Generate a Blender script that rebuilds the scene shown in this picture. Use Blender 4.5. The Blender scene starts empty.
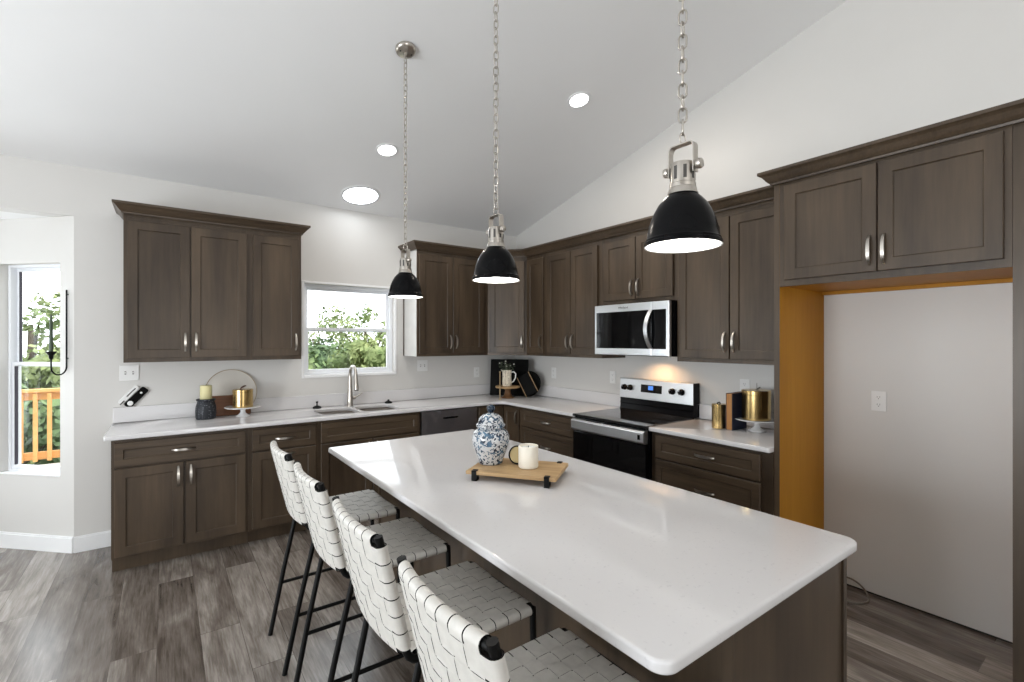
import bpy, bmesh, math, random
from mathutils import Vector, Matrix, noise as mnoise
R = math.radians
PI = math.pi
SC = bpy.context.scene
COL = SC.collection
rnd = random.Random(7)

# ------------------------------------------------------------------ camera, world, sun, large lights, exposure
cam_d = bpy.data.cameras.new('camera')
cam = bpy.data.objects.new('camera', cam_d)
COL.objects.link(cam)
cam.location = (-3.434, -4.629, 1.525)
cam.rotation_euler = (R(90), 0, R(-36.095))
cam_d.sensor_fit = 'HORIZONTAL'
cam_d.sensor_width = 36.0
cam_d.lens = 36.0 * 476.333 / 1024.0
cam_d.clip_start = 0.02
cam_d.clip_end = 400
SC.camera = cam

SC.view_settings.view_transform = 'Standard'
SC.view_settings.look = 'None'
SC.view_settings.exposure = 0.06
SC.view_settings.gamma = 1.0
SC.view_settings.use_curve_mapping = False
try:
    SC.cycles.use_denoising = True
    SC.cycles.max_bounces = 10
    SC.cycles.diffuse_bounces = 6
    SC.cycles.glossy_bounces = 4
    SC.cycles.transparent_max_bounces = 12
    SC.cycles.sample_clamp_indirect = 6.0
    SC.cycles.caustics_reflective = False
    SC.cycles.caustics_refractive = False
except Exception:
    pass

world = bpy.data.worlds.new('sky')
SC.world = world
world.use_nodes = True
bg = world.node_tree.nodes['Background']
bg.inputs[0].default_value = (0.93, 0.965, 1.0, 1)
bg.inputs[1].default_value = 3.5


def lamp(name, kind, loc, rot, energy, color, **kw):
    d = bpy.data.lights.new(name, kind)
    d.energy = energy
    d.color = color
    for k, v in kw.items():
        setattr(d, k, v)
    o = bpy.data.objects.new(name, d)
    COL.objects.link(o)
    o.location = loc
    o.rotation_euler = rot
    return o


sun = lamp('sun', 'SUN', (0, -4, 30), (0, 0, 0), 2.0, (1.0, 0.95, 0.86), angle=R(1.5))
sun.rotation_euler = Vector((-0.33, 0.55, -0.95)).to_track_quat('-Z', 'Y').to_euler()
COOL = (0.90, 0.955, 1.0)
NEUT = (1.0, 0.985, 0.96)
# daylight at bay and patio openings, patio tilted up; then an added rear fill
lamp('daylight_bay', 'AREA', (-5.40, 0.76, 1.40), (R(-90), 0, 0), 50, COOL, shape='RECTANGLE', size=1.45, size_y=1.5)
lamp('daylight_patio', 'AREA', (-7.25, -3.4, 1.15), (0, R(-125), 0), 150, COOL, shape='RECTANGLE', size=2.0, size_y=2.6)
lamp('rear_ceiling_fill', 'AREA', (-3.3, -9.16, 1.2), (R(165), 0, 0), 115, NEUT, shape='RECTANGLE', size=1.4, size_y=1.7)  # added uplight that brightens the ceiling, aimed almost straight up


# ------------------------------------------------------------------ materials
def nt(name):
    m = bpy.data.materials.new(name)
    m.use_nodes = True
    t = m.node_tree
    return m, t, t.nodes['Principled BSDF'], t.nodes, t.links


def plain(name, col, rough=0.5, metal=0.0, spec=0.5, coat=0.0, emit=None, estr=0.0, mott=0.0, mscale=8.0, bump=0.0, bscale=60.0):
    m, t, b, N, L = nt(name)
    b.inputs['Base Color'].default_value = (*col, 1)
    b.inputs['Roughness'].default_value = rough
    b.inputs['Metallic'].default_value = metal
    b.inputs['Specular IOR Level'].default_value = spec
    b.inputs['Coat Weight'].default_value = coat
    if emit:
        b.inputs['Emission Color'].default_value = (*emit, 1)
        b.inputs['Emission Strength'].default_value = estr
    tc = N.new('ShaderNodeTexCoord')
    if mott > 0:
        nz = N.new('ShaderNodeTexNoise')
        nz.inputs['Scale'].default_value = mscale
        nz.inputs['Detail'].default_value = 5
        L.new(tc.outputs['Object'], nz.inputs['Vector'])
        rp = N.new('ShaderNodeValToRGB')
        rp.color_ramp.elements[0].position = 0.3
        rp.color_ramp.elements[1].position = 0.7
        rp.color_ramp.elements[0].color = (*[c * (1 - mott) for c in col], 1)
        rp.color_ramp.elements[1].color = (*[min(1, c * (1 + mott)) for c in col], 1)
        L.new(nz.outputs['Fac'], rp.inputs['Fac'])
        L.new(rp.outputs['Color'], b.inputs['Base Color'])
    if bump > 0:
        n2 = N.new('ShaderNodeTexNoise')
        n2.inputs['Scale'].default_value = bscale
        L.new(tc.outputs['Object'], n2.inputs['Vector'])
        bp = N.new('ShaderNodeBump')
        bp.inputs['Strength'].default_value = bump
        bp.inputs['Distance'].default_value = 0.002
        L.new(n2.outputs['Fac'], bp.inputs['Height'])
        L.new(bp.outputs['Normal'], b.inputs['Normal'])
    return m


def wood(name, dark, light, axis='z', rough=0.38, fine=90.0, blotch=3.5, blotch_amt=0.45, coat=0.0, spec=0.36):
    """stained wood: fine grain stretched along one axis plus soft blotches of the stain"""
    m, t, b, N, L = nt(name)
    tc = N.new('ShaderNodeTexCoord')
    oi = N.new('ShaderNodeObjectInfo')
    off = N.new('ShaderNodeVectorMath')
    off.operation = 'SCALE'
    off.inputs['Scale'].default_value = 37.0
    cmb = N.new('ShaderNodeCombineXYZ')
    for i in range(3):
        L.new(oi.outputs['Random'], cmb.inputs[i])
    L.new(cmb.outputs[0], off.inputs[0])
    add = N.new('ShaderNodeVectorMath')
    L.new(tc.outputs['Object'], add.inputs[0])
    L.new(off.outputs[0], add.inputs[1])
    mp = N.new('ShaderNodeMapping')
    s = {'x': (0.05, 1, 1), 'y': (1, 0.05, 1), 'z': (1, 1, 0.05)}[axis]
    mp.inputs['Scale'].default_value = s
    L.new(add.outputs[0], mp.inputs['Vector'])
    g = N.new('ShaderNodeTexNoise')
    g.inputs['Scale'].default_value = fine
    g.inputs['Detail'].default_value = 6
    g.inputs['Roughness'].default_value = 0.65
    L.new(mp.outputs[0], g.inputs['Vector'])
    bl = N.new('ShaderNodeTexNoise')
    bl.inputs['Scale'].default_value = blotch
    bl.inputs['Detail'].default_value = 4
    mp2 = N.new('ShaderNodeMapping')
    mp2.inputs['Scale'].default_value = tuple(0.35 if v < 1 else 1.6 for v in s)
    L.new(add.outputs[0], mp2.inputs['Vector'])
    L.new(mp2.outputs[0], bl.inputs['Vector'])
    mix = N.new('ShaderNodeMix')
    mix.data_type = 'FLOAT'
    mix.inputs[0].default_value = blotch_amt
    L.new(g.outputs['Fac'], mix.inputs[2])
    L.new(bl.outputs['Fac'], mix.inputs[3])
    rp = N.new('ShaderNodeValToRGB')
    rp.color_ramp.elements[0].position = 0.33
    rp.color_ramp.elements[1].position = 0.67
    rp.color_ramp.elements[0].color = (*dark, 1)
    rp.color_ramp.elements[1].color = (*light, 1)
    L.new(mix.outputs[0], rp.inputs['Fac'])
    L.new(rp.outputs['Color'], b.inputs['Base Color'])
    b.inputs['Roughness'].default_value = rough
    b.inputs['Specular IOR Level'].default_value = spec
    b.inputs['Coat Weight'].default_value = coat
    b.inputs['Coat Roughness'].default_value = 0.2
    bp = N.new('ShaderNodeBump')
    bp.inputs['Strength'].default_value = 0.08
    bp.inputs['Distance'].default_value = 0.001
    L.new(g.outputs['Fac'], bp.inputs['Height'])
    L.new(bp.outputs['Normal'], b.inputs['Normal'])
    return m


def floor_mat():
    m, t, b, N, L = nt('vinyl_plank_floor')
    tc = N.new('ShaderNodeTexCoord')
    mp = N.new('ShaderNodeMapping')
    mp.inputs['Rotation'].default_value = (0, 0, R(90))
    mp.inputs['Location'].default_value = (0.31, 0.045, 0)
    L.new(tc.outputs['Object'], mp.inputs['Vector'])

    def brick(c1, c2, mortar):
        br = N.new('ShaderNodeTexBrick')
        br.offset = 0.37
        br.offset_frequency = 2
        br.inputs['Color1'].default_value = c1
        br.inputs['Color2'].default_value = c2
        br.inputs['Mortar'].default_value = mortar
        br.inputs['Scale'].default_value = 1.0
        br.inputs['Mortar Size'].default_value = 0.0016
        br.inputs['Mortar Smooth'].default_value = 0.1
        br.inputs['Bias'].default_value = 0.0
        br.inputs['Brick Width'].default_value = 1.22
        br.inputs['Row Height'].default_value = 0.18
        L.new(mp.outputs[0], br.inputs['Vector'])
        return br
    br = brick((0, 0, 0, 1), (1, 1, 1, 1), (0.5, 0.5, 0.5, 1))
    # grain shifted per plank
    sep = N.new('ShaderNodeSeparateColor')
    L.new(br.outputs['Color'], sep.inputs[0])
    cmb = N.new('ShaderNodeCombineXYZ')
    ml = N.new('ShaderNodeMath')
    ml.operation = 'MULTIPLY'
    ml.inputs[1].default_value = 23.0
    L.new(sep.outputs[0], ml.inputs[0])
    L.new(ml.outputs[0], cmb.inputs[0])
    L.new(ml.outputs[0], cmb.inputs[1])
    add = N.new('ShaderNodeVectorMath')
    L.new(tc.outputs['Object'], add.inputs[0])
    L.new(cmb.outputs[0], add.inputs[1])
    ms = N.new('ShaderNodeMapping')
    ms.inputs['Scale'].default_value = (1, 0.06, 1)
    L.new(add.outputs[0], ms.inputs['Vector'])
    g = N.new('ShaderNodeTexNoise')
    g.inputs['Scale'].default_value = 75
    g.inputs['Detail'].default_value = 8
    g.inputs['Roughness'].default_value = 0.7
    g.inputs['Distortion'].default_value = 0.3
    L.new(ms.outputs[0], g.inputs['Vector'])
    ms2 = N.new('ShaderNodeMapping')
    ms2.inputs['Scale'].default_value = (1, 0.22, 1)
    L.new(add.outputs[0], ms2.inputs['Vector'])
    g2 = N.new('ShaderNodeTexNoise')
    g2.inputs['Scale'].default_value = 9
    g2.inputs['Detail'].default_value = 5
    g2.inputs['Distortion'].default_value = 0.8
    L.new(ms2.outputs[0], g2.inputs['Vector'])
    a1 = N.new('ShaderNodeMath')
    a1.operation = 'MULTIPLY'
    a1.inputs[1].default_value = 0.22
    L.new(sep.outputs[0], a1.inputs[0])
    a2 = N.new('ShaderNodeMath')
    a2.operation = 'MULTIPLY_ADD'
    a2.inputs[1].default_value = 0.52
    L.new(g.outputs['Fac'], a2.inputs[0])
    L.new(a1.outputs[0], a2.inputs[2])
    a3 = N.new('ShaderNodeMath')
    a3.operation = 'MULTIPLY_ADD'
    a3.inputs[1].default_value = 0.62
    L.new(g2.outputs['Fac'], a3.inputs[0])
    L.new(a2.outputs[0], a3.inputs[2])
    rp = N.new('ShaderNodeValToRGB')
    cr = rp.color_ramp
    cr.elements[0].position = 0.47
    cr.elements[0].color = (0.072, 0.056, 0.045, 1)
    cr.elements[1].position = 0.94
    cr.elements[1].color = (0.46, 0.42, 0.38, 1)
    e = cr.elements.new(0.68)
    e.color = (0.190, 0.162, 0.140, 1)
    L.new(a3.outputs[0], rp.inputs['Fac'])
    mx = N.new('ShaderNodeMix')
    mx.data_type = 'RGBA'
    mx.blend_type = 'MULTIPLY'
    L.new(br.outputs['Fac'], mx.inputs[0])
    L.new(rp.outputs['Color'], mx.inputs[6])
    mx.inputs[7].default_value = (0.55, 0.53, 0.52, 1)
    L.new(mx.outputs[2], b.inputs['Base Color'])
    b.inputs['Roughness'].default_value = 0.22
    b.inputs['Specular IOR Level'].default_value = 0.75
    bp = N.new('ShaderNodeBump')
    bp.inputs['Strength'].default_value = 0.15
    bp.inputs['Distance'].default_value = 0.002
    L.new(a3.outputs[0], bp.inputs['Height'])
    L.new(bp.outputs['Normal'], b.inputs['Normal'])
    return m


def quartz_mat():
    m, t, b, N, L = nt('white_quartz')
    tc = N.new('ShaderNodeTexCoord')
    v = N.new('ShaderNodeTexNoise')
    v.inputs['Scale'].default_value = 85
    v.inputs['Detail'].default_value = 2
    L.new(tc.outputs['Object'], v.inputs['Vector'])
    rp = N.new('ShaderNodeValToRGB')
    rp.color_ramp.elements[0].position = 0.27
    rp.color_ramp.elements[0].color = (0.63, 0.62, 0.63, 1)
    rp.color_ramp.elements[1].position = 0.36
    rp.color_ramp.elements[1].color = (0.69, 0.68, 0.685, 1)
    L.new(v.outputs['Fac'], rp.inputs['Fac'])
    L.new(rp.outputs['Color'], b.inputs['Base Color'])
    b.inputs['Roughness'].default_value = 0.08
    return m


def glass_mat():
    m, t, b, N, L = nt('window_glass')
    N.remove(b)
    tr = N.new('ShaderNodeBsdfTransparent')
    tr.inputs[0].default_value = (0.97, 0.98, 0.98, 1)
    gl = N.new('ShaderNodeBsdfGlossy')
    gl.inputs['Roughness'].default_value = 0.02
    lw = N.new('ShaderNodeLayerWeight')
    lw.inputs['Blend'].default_value = 0.5
    pw = N.new('ShaderNodeMath')
    pw.operation = 'POWER'
    pw.inputs[1].default_value = 4.0
    L.new(lw.outputs['Facing'], pw.inputs[0])
    ma = N.new('ShaderNodeMath')
    ma.operation = 'MULTIPLY_ADD'
    ma.inputs[1].default_value = 0.5
    ma.inputs[2].default_value = 0.03
    L.new(pw.outputs[0], ma.inputs[0])
    mx = N.new('ShaderNodeMixShader')
    L.new(ma.outputs[0], mx.inputs[0])
    L.new(tr.outputs[0], mx.inputs[1])
    L.new(gl.outputs[0], mx.inputs[2])
    L.new(mx.outputs[0], N['Material Output'].inputs[0])
    return m


def film_mat():
    m, t, b, N, L = nt('plastic_film')
    N.remove(b)
    tr = N.new('ShaderNodeBsdfTransparent')
    tr.inputs[0].default_value = (0.92, 0.92, 0.95, 1)
    gl = N.new('ShaderNodeBsdfGlossy')
    gl.inputs['Roughness'].default_value = 0.12
    mx = N.new('ShaderNodeMixShader')
    mx.inputs[0].default_value = 0.22
    L.new(tr.outputs[0], mx.inputs[1])
    L.new(gl.outputs[0], mx.inputs[2])
    L.new(mx.outputs[0], N['Material Output'].inputs[0])
    return m


def jar_mat():
    m, t, b, N, L = nt('blue_and_white_porcelain')
    tc = N.new('ShaderNodeTexCoord')
    nz = N.new('ShaderNodeTexNoise')
    nz.inputs['Scale'].default_value = 50
    nz.inputs['Detail'].default_value = 1.5
    nz.inputs['Distortion'].default_value = 1.6
    L.new(tc.outputs['Object'], nz.inputs['Vector'])
    rp = N.new('ShaderNodeValToRGB')
    rp.color_ramp.elements[0].position = 0.50
    rp.color_ramp.elements[0].color = (0, 0, 0, 1)
    rp.color_ramp.elements[1].position = 0.525
    rp.color_ramp.elements[1].color = (1, 1, 1, 1)
    L.new(nz.outputs['Fac'], rp.inputs['Fac'])
    n2 = N.new('ShaderNodeTexNoise')
    n2.inputs['Scale'].default_value = 26
    n2.inputs['Detail'].default_value = 1
    L.new(tc.outputs['Object'], n2.inputs['Vector'])
    r2 = N.new('ShaderNodeValToRGB')
    r2.color_ramp.elements[0].position = 0.40
    r2.color_ramp.elements[0].color = (0.010, 0.016, 0.032, 1)
    r2.color_ramp.elements[1].position = 0.66
    r2.color_ramp.elements[1].color = (0.075, 0.14, 0.21, 1)
    L.new(n2.outputs['Fac'], r2.inputs['Fac'])
    mx = N.new('ShaderNodeMix')
    mx.data_type = 'RGBA'
    L.new(rp.outputs['Color'], mx.inputs[0])
    mx.inputs[6].default_value = (0.52, 0.53, 0.54, 1)
    L.new(r2.outputs['Color'], mx.inputs[7])
    L.new(mx.outputs[2], b.inputs['Base Color'])
    b.inputs['Roughness'].default_value = 0.12
    return m


def dots_mat(name, base, dot, scale, pos=0.22):
    m, t, b, N, L = nt(name)
    tc = N.new('ShaderNodeTexCoord')
    v = N.new('ShaderNodeTexVoronoi')
    v.inputs['Scale'].default_value = scale
    v.inputs['Randomness'].default_value = 0.35
    L.new(tc.outputs['Object'], v.inputs['Vector'])
    rp = N.new('ShaderNodeValToRGB')
    rp.color_ramp.elements[0].position = pos
    rp.color_ramp.elements[0].color = (*dot, 1)
    rp.color_ramp.elements[1].position = pos + 0.06
    rp.color_ramp.elements[1].color = (*base, 1)
    L.new(v.outputs['Distance'], rp.inputs['Fac'])
    L.new(rp.outputs['Color'], b.inputs['Base Color'])
    b.inputs['Roughness'].default_value = 0.55
    return m


def brushed(name, col, rough, amt=0.10, axis='z', scale=160):
    m, t, b, N, L = nt(name)
    tc = N.new('ShaderNodeTexCoord')
    mp = N.new('ShaderNodeMapping')
    mp.inputs['Scale'].default_value = {'x': (0.02, 1, 1), 'y': (1, .02, 1), 'z': (1, 1, 0.02)}[axis]
    L.new(tc.outputs['Object'], mp.inputs['Vector'])
    nz = N.new('ShaderNodeTexNoise')
    nz.inputs['Scale'].default_value = scale
    L.new(mp.outputs[0], nz.inputs['Vector'])
    mr = N.new('ShaderNodeMapRange')
    mr.inputs['To Min'].default_value = max(0.02, rough - amt)
    mr.inputs['To Max'].default_value = rough + amt
    L.new(nz.outputs['Fac'], mr.inputs['Value'])
    L.new(mr.outputs[0], b.inputs['Roughness'])
    b.inputs['Base Color'].default_value = (*col, 1)
    b.inputs['Metallic'].default_value = 1.0
    return m


def leaf_mat(name, c1, c2):
    m, t, b, N, L = nt(name)
    ge = N.new('ShaderNodeTexCoord')
    nz = N.new('ShaderNodeTexNoise')
    nz.inputs['Scale'].default_value = 1.3
    nz.inputs['Detail'].default_value = 6
    L.new(ge.outputs['Object'], nz.inputs['Vector'])
    rp = N.new('ShaderNodeValToRGB')
    rp.color_ramp.elements[0].position = 0.35
    rp.color_ramp.elements[1].position = 0.65
    rp.color_ramp.elements[0].color = (*c1, 1)
    rp.color_ramp.elements[1].color = (*c2, 1)
    L.new(nz.outputs['Fac'], rp.inputs['Fac'])
    L.new(rp.outputs['Color'], b.inputs['Base Color'])
    b.inputs['Roughness'].default_value = 0.7
    b.inputs['Specular IOR Level'].default_value = 0.2
    return m


WD, WL = (0.034, 0.0225, 0.0140), (0.097, 0.067, 0.042)
M = dict(
    wall=plain('wall_paint', (0.66, 0.647, 0.625), 0.45, mott=0.012, mscale=3, bump=0.05, bscale=220),
    ceil=plain('ceiling_paint', (0.85, 0.85, 0.85), 0.75, bump=0.06, bscale=160, mott=0.01, mscale=2),
    trim=plain('white_trim_paint', (0.84, 0.845, 0.85), 0.32, mott=0.01),
    vinyl=plain('white_window_vinyl', (0.83, 0.85, 0.88), 0.30, mott=0.01),
    gasket=plain('dark_gasket', (0.05, 0.045, 0.06), 0.6, mott=0.1),
    floor=floor_mat(), quartz=quartz_mat(), glass=glass_mat(), film=film_mat(),
    wood=wood('stained_maple', WD, WL, 'z', 0.36, 45, 3.0, 0.72),
    woodh=wood('stained_maple_cross', WD, WL, 'x', 0.36, 60, 3.0, 0.5),
    raw=wood('maple_interior_veneer', (0.38, 0.165, 0.014), (0.50, 0.242, 0.026), 'z', 0.5, 40, 2.0, 0.6, spec=0.15),
    pale=plain('pale_cabinet_side', (0.58, 0.57, 0.55), 0.25, mott=0.05),
    nickel=brushed('satin_nickel', (0.52, 0.485, 0.44), 0.30, 0.06),
    steel=brushed('stainless_steel', (0.76, 0.78, 0.80), 0.34, 0.05, 'y'),
    sinksteel=brushed('sink_steel', (0.55, 0.56, 0.57), 0.33, 0.06, 'x'),
    gold=brushed('brushed_gold', (0.62, 0.44, 0.19), 0.24, 0.08),
    black=plain('black_enamel', (0.003, 0.003, 0.004), 0.22, spec=0.12, mott=0.1),
    blackmetal=plain('black_powder_coat', (0.005, 0.005, 0.005), 0.40, spec=0.15, mott=0.15, bump=0.05, bscale=300),
    blackglass=plain('black_glass', (0.003, 0.003, 0.0035), 0.05, spec=0.35, mott=0.1),
    cooktop=plain('ceramic_cooktop', (0.010, 0.010, 0.011), 0.045, mott=0.3, mscale=40),
    shade=plain('black_shade_paint', (0.003, 0.003, 0.0035), 0.25, spec=0.10, mott=0.1),
    shadein=plain('white_shade_lining', (0.85, 0.85, 0.83), 0.5, mott=0.01),
    bulb=plain('lit_bulb', (1, 1, 1), 0.5, emit=(1, 0.97, 0.92), estr=18),
    lens=plain('lit_lens', (1, 1, 1), 0.5, emit=(1, 0.98, 0.96), estr=9),
    skylens=plain('skylight_lens', (1, 1, 1), 0.5, emit=(0.93, 0.97, 1), estr=3),
    leather=plain('white_leather_strap', (0.61, 0.59, 0.55), 0.48, mott=0.06, mscale=40, bump=0.15, bscale=400),
    leatheredge=plain('black_strap_edge', (0.006, 0.0055, 0.0055), 0.6, spec=0.1, mott=0.1),
    plate=plain('white_switch_plastic', (0.80, 0.80, 0.79), 0.35, mott=0.01),
    slot=plain('dark_slot', (0.06, 0.055, 0.05), 0.6, mott=0.1),
    jar=jar_mat(),
    jarblue=plain('cobalt_glaze', (0.006, 0.017, 0.032), 0.15, mott=0.3, mscale=60),
    tray=wood('mango_wood', (0.33, 0.20, 0.09), (0.55, 0.38, 0.20), 'x', 0.5, 60, 5, 0.5),
    wax=plain('cream_wax', (0.80, 0.755, 0.66), 0.55, mott=0.02),
    waxy=plain('yellow_wax', (0.72, 0.66, 0.36), 0.5, mott=0.04),
    waxg=plain('dark_green_wax', (0.06, 0.085, 0.055), 0.5, mott=0.1),
    vase=dots_mat('dotted_black_clay', (0.008, 0.010, 0.016), (0.26, 0.27, 0.30), 75, 0.19),
    walnut=wood('walnut_board', (0.12, 0.042, 0.014), (0.23, 0.088, 0.032), 'x', 0.4, 50, 4, 0.4),
    cream=plain('cream_board', (0.66, 0.625, 0.57), 0.5, mott=0.04),
    tan=wood('tan_rim', (0.33, 0.24, 0.13), (0.42, 0.31, 0.18), 'x', 0.5),
    ceramic=plain('white_ceramic', (0.82, 0.82, 0.82), 0.12, mott=0.01),
    leath2=plain('brown_leather_tab', (0.10, 0.035, 0.018), 0.5, mott=0.2),
    navy=plain('navy_book_cloth', (0.010, 0.017, 0.050), 0.6, mott=0.15, bump=0.1, bscale=500),
    pages=wood('bronzed_page_edges', (0.36, 0.16, 0.045), (0.46, 0.22, 0.07), 'z', 0.45, 160, 3, 0.2),
    boardblk=plain('black_board', (0.003, 0.0028, 0.0026), 0.40, spec=0.05, mott=0.2),
    pitcher=dots_mat('speckled_pitcher', (0.72, 0.66, 0.54), (0.16, 0.12, 0.08), 60, 0.22),
    stand=wood('honey_wood', (0.30, 0.18, 0.08), (0.47, 0.31, 0.16), 'x', 0.45),
    darkst=wood('brown_pedestal_wood', (0.09, 0.042, 0.017), (0.19, 0.095, 0.04), 'z', 0.45),
    posy=leaf_mat('dried_greenery', (0.028, 0.04, 0.025), (0.10, 0.12, 0.08)),
    petal=plain('white_petals', (0.6, 0.58, 0.55), 0.6, mott=0.05),
    display=plain('blue_display', (0.01, 0.02, 0.05), 0.2, emit=(0.10, 0.32, 1.0), estr=0.9),
    dishw=brushed('dark_stainless', (0.34, 0.315, 0.315), 0.40, 0.08, 'x'),
    cord=plain('gray_tubing', (0.19, 0.165, 0.14), 0.5, mott=0.05),
    cedar=wood('cedar_rail', (0.52, 0.25, 0.075), (0.68, 0.37, 0.13), 'x', 0.6, 60, 4, 0.4),
    deckm=wood('pale_deck_boards', (0.50, 0.45, 0.38), (0.62, 0.58, 0.52), 'x', 0.7),
    leafa=leaf_mat('leaves_mid', (0.075, 0.125, 0.045), (0.23, 0.29, 0.12)),
    leafb=leaf_mat('leaves_light', (0.12, 0.17, 0.06), (0.31, 0.35, 0.155)),
    leafc=leaf_mat('leaves_deep', (0.055, 0.095, 0.045), (0.16, 0.23, 0.10)),
    bark=plain('bark', (0.10, 0.075, 0.055), 0.85, mott=0.3, bump=0.5, bscale=20),
    hill=plain('hillside_grass', (0.10, 0.15, 0.055), 0.9, mott=0.4, mscale=2),
    dark=plain('painted_gap_shade', (0.03, 0.024, 0.02), 0.8, mott=0.1),
    siding=plain('house_siding', (0.5, 0.5, 0.48), 0.7, mott=0.03),
)


# ------------------------------------------------------------------ geometry helpers
class MB:
    """collects shapes into one bmesh; build() links them as ONE mesh object"""

    def __init__(self):
        self.bm = bmesh.new()

    def _mi(self, faces, mi):
        for f in faces:
            f.material_index = mi

    def box(self, x0, x1, y0, y1, z0, z1, mi=0, mat=None):
        vs = [self.bm.verts.new((x, y, z)) for x in (x0, x1) for y in (y0, y1) for z in (z0, z1)]
        idx = [(0, 1, 3, 2), (4, 6, 7, 5), (0, 4, 5, 1), (2, 3, 7, 6), (0, 2, 6, 4), (1, 5, 7, 3)]
        fs = [self.bm.faces.new([vs[i] for i in f]) for f in idx]
        self._mi(fs, mi)
        if mat is not None:
            for v in vs:
                v.co = mat @ v.co
        return fs

    def prism(self, pts, z0, z1, mi=0):
        a = [self.bm.verts.new((p[0], p[1], z0)) for p in pts]
        b = [self.bm.verts.new((p[0], p[1], z1)) for p in pts]
        n = len(pts)
        fs = [self.bm.faces.new(a[::-1]), self.bm.faces.new(b)]
        for i in range(n):
            fs.append(self.bm.faces.new((a[i], a[(i + 1) % n], b[(i + 1) % n], b[i])))
        self._mi(fs, mi)
        return fs

    def rings(self, rings, close=True, cap0=True, cap1=True, mi=0):
        R_ = [[self.bm.verts.new(p) for p in r] for r in rings]
        n = len(R_[0])
        fs = []
        for a, b in zip(R_, R_[1:]):
            for i in range(n if close else n - 1):
                fs.append(self.bm.faces.new((a[i], a[(i + 1) % n], b[(i + 1) % n], b[i])))
        if cap0:
            fs.append(self.bm.faces.new(R_[0][::-1]))
        if cap1:
            fs.append(self.bm.faces.new(R_[-1]))
        self._mi(fs, mi)
        return fs

    def lathe(self, prof, n=32, c=(0, 0, 0), mi=0, cap0=True, cap1=True, mat=None):
        rs = []
        for r, z in prof:
            ring = []
            for i in range(n):
                a = 2 * PI * i / n
                p = Vector((c[0] + r * math.cos(a), c[1] + r * math.sin(a), c[2] + z))
                ring.append(mat @ p if mat is not None else p)
            rs.append(ring)
        return self.rings(rs, True, cap0, cap1, mi)

    def tube(self, pts, r, n=10, mi=0, closed=False, caps=True, rr=None):
        pts = [Vector(p) for p in pts]
        m = len(pts)
        rs = []
        up = None
        for i in range(m):
            if closed:
                tg = (pts[(i + 1) % m] - pts[i - 1]).normalized()
            else:
                tg = (pts[min(i + 1, m - 1)] - pts[max(i - 1, 0)]).normalized()
            if up is None:
                up = Vector((0, 0, 1)) if abs(tg.z) < 0.9 else Vector((1, 0, 0))
            s = tg.cross(up)
            if s.length < 1e-6:
                s = tg.orthogonal()
            s.normalize()
            u = s.cross(tg).normalized()
            up = u
            q = rr[i] if rr else r
            rs.append([pts[i] + (s * math.cos(2 * PI * k / n) + u * math.sin(2 * PI * k / n)) * q for k in range(n)])
        if closed:
            rs.append(rs[0])
            R_ = [[self.bm.verts.new(p) for p in x] for x in rs[:-1]]
            fs = []
            for i in range(m):
                a, b = R_[i], R_[(i + 1) % m]
                for k in range(n):
                    fs.append(self.bm.faces.new((a[k], a[(k + 1) % n], b[(k + 1) % n], b[k])))
            self._mi(fs, mi)
            return fs
        return self.rings(rs, True, caps, caps, mi)

    def build(self, name, mats, parent=None, smooth=None, bevel=0, seg=2, loc=None):
        if not isinstance(mats, (list, tuple)):
            mats = [mats]
        bmesh.ops.recalc_face_normals(self.bm, faces=self.bm.faces)
        me = bpy.data.meshes.new(name)
        if loc is not None:
            for v in self.bm.verts:
                v.co -= Vector(loc)
        self.bm.to_mesh(me)
        self.bm.free()
        for k in mats:
            me.materials.append(M[k] if isinstance(k, str) else k)
        o = bpy.data.objects.new(name, me)
        COL.objects.link(o)
        if loc is not None:
            o.location = loc
        if parent:
            o.parent = parent
        finish(o, smooth, bevel, seg)
        return o


def finish(o, smooth=None, bevel=0, seg=2):
    if bevel:
        b = o.modifiers.new('bevel', 'BEVEL')
        b.width = bevel
        b.segments = seg
        b.limit_method = 'ANGLE'
        b.angle_limit = R(40)
    if smooth is not None:
        me = o.data
        for p in me.polygons:
            p.use_smooth = True
        ang = R(smooth)
        bm = bmesh.new()
        bm.from_mesh(me)
        for e in bm.edges:
            e.smooth = not (len(e.link_faces) == 2 and e.calc_face_angle(0) > ang)
        bm.to_mesh(me)
        bm.free()


def tag(o, label=None, cat=None, group=None, kind=None):
    if label:
        o['label'] = label
    if cat:
        o['category'] = cat
    if group:
        o['group'] = group
    if kind:
        o['kind'] = kind
    return o


def thing(name, label, cat, loc=(0, 0, 0), rz=0.0, group=None, rot=None):
    o = bpy.data.objects.new(name, None)
    o.empty_display_size = 0.1
    COL.objects.link(o)
    o.location = loc
    o.rotation_euler = rot if rot else (0, 0, rz)
    return tag(o, label, cat, group)


def struct(o):
    o['kind'] = 'structure'
    return o


def copy_tree(o, parent=None):
    c = o.copy()
    COL.objects.link(c)
    if parent:
        c.parent = parent
    for ch in list(o.children):
        copy_tree(ch, c)
    return c


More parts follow.
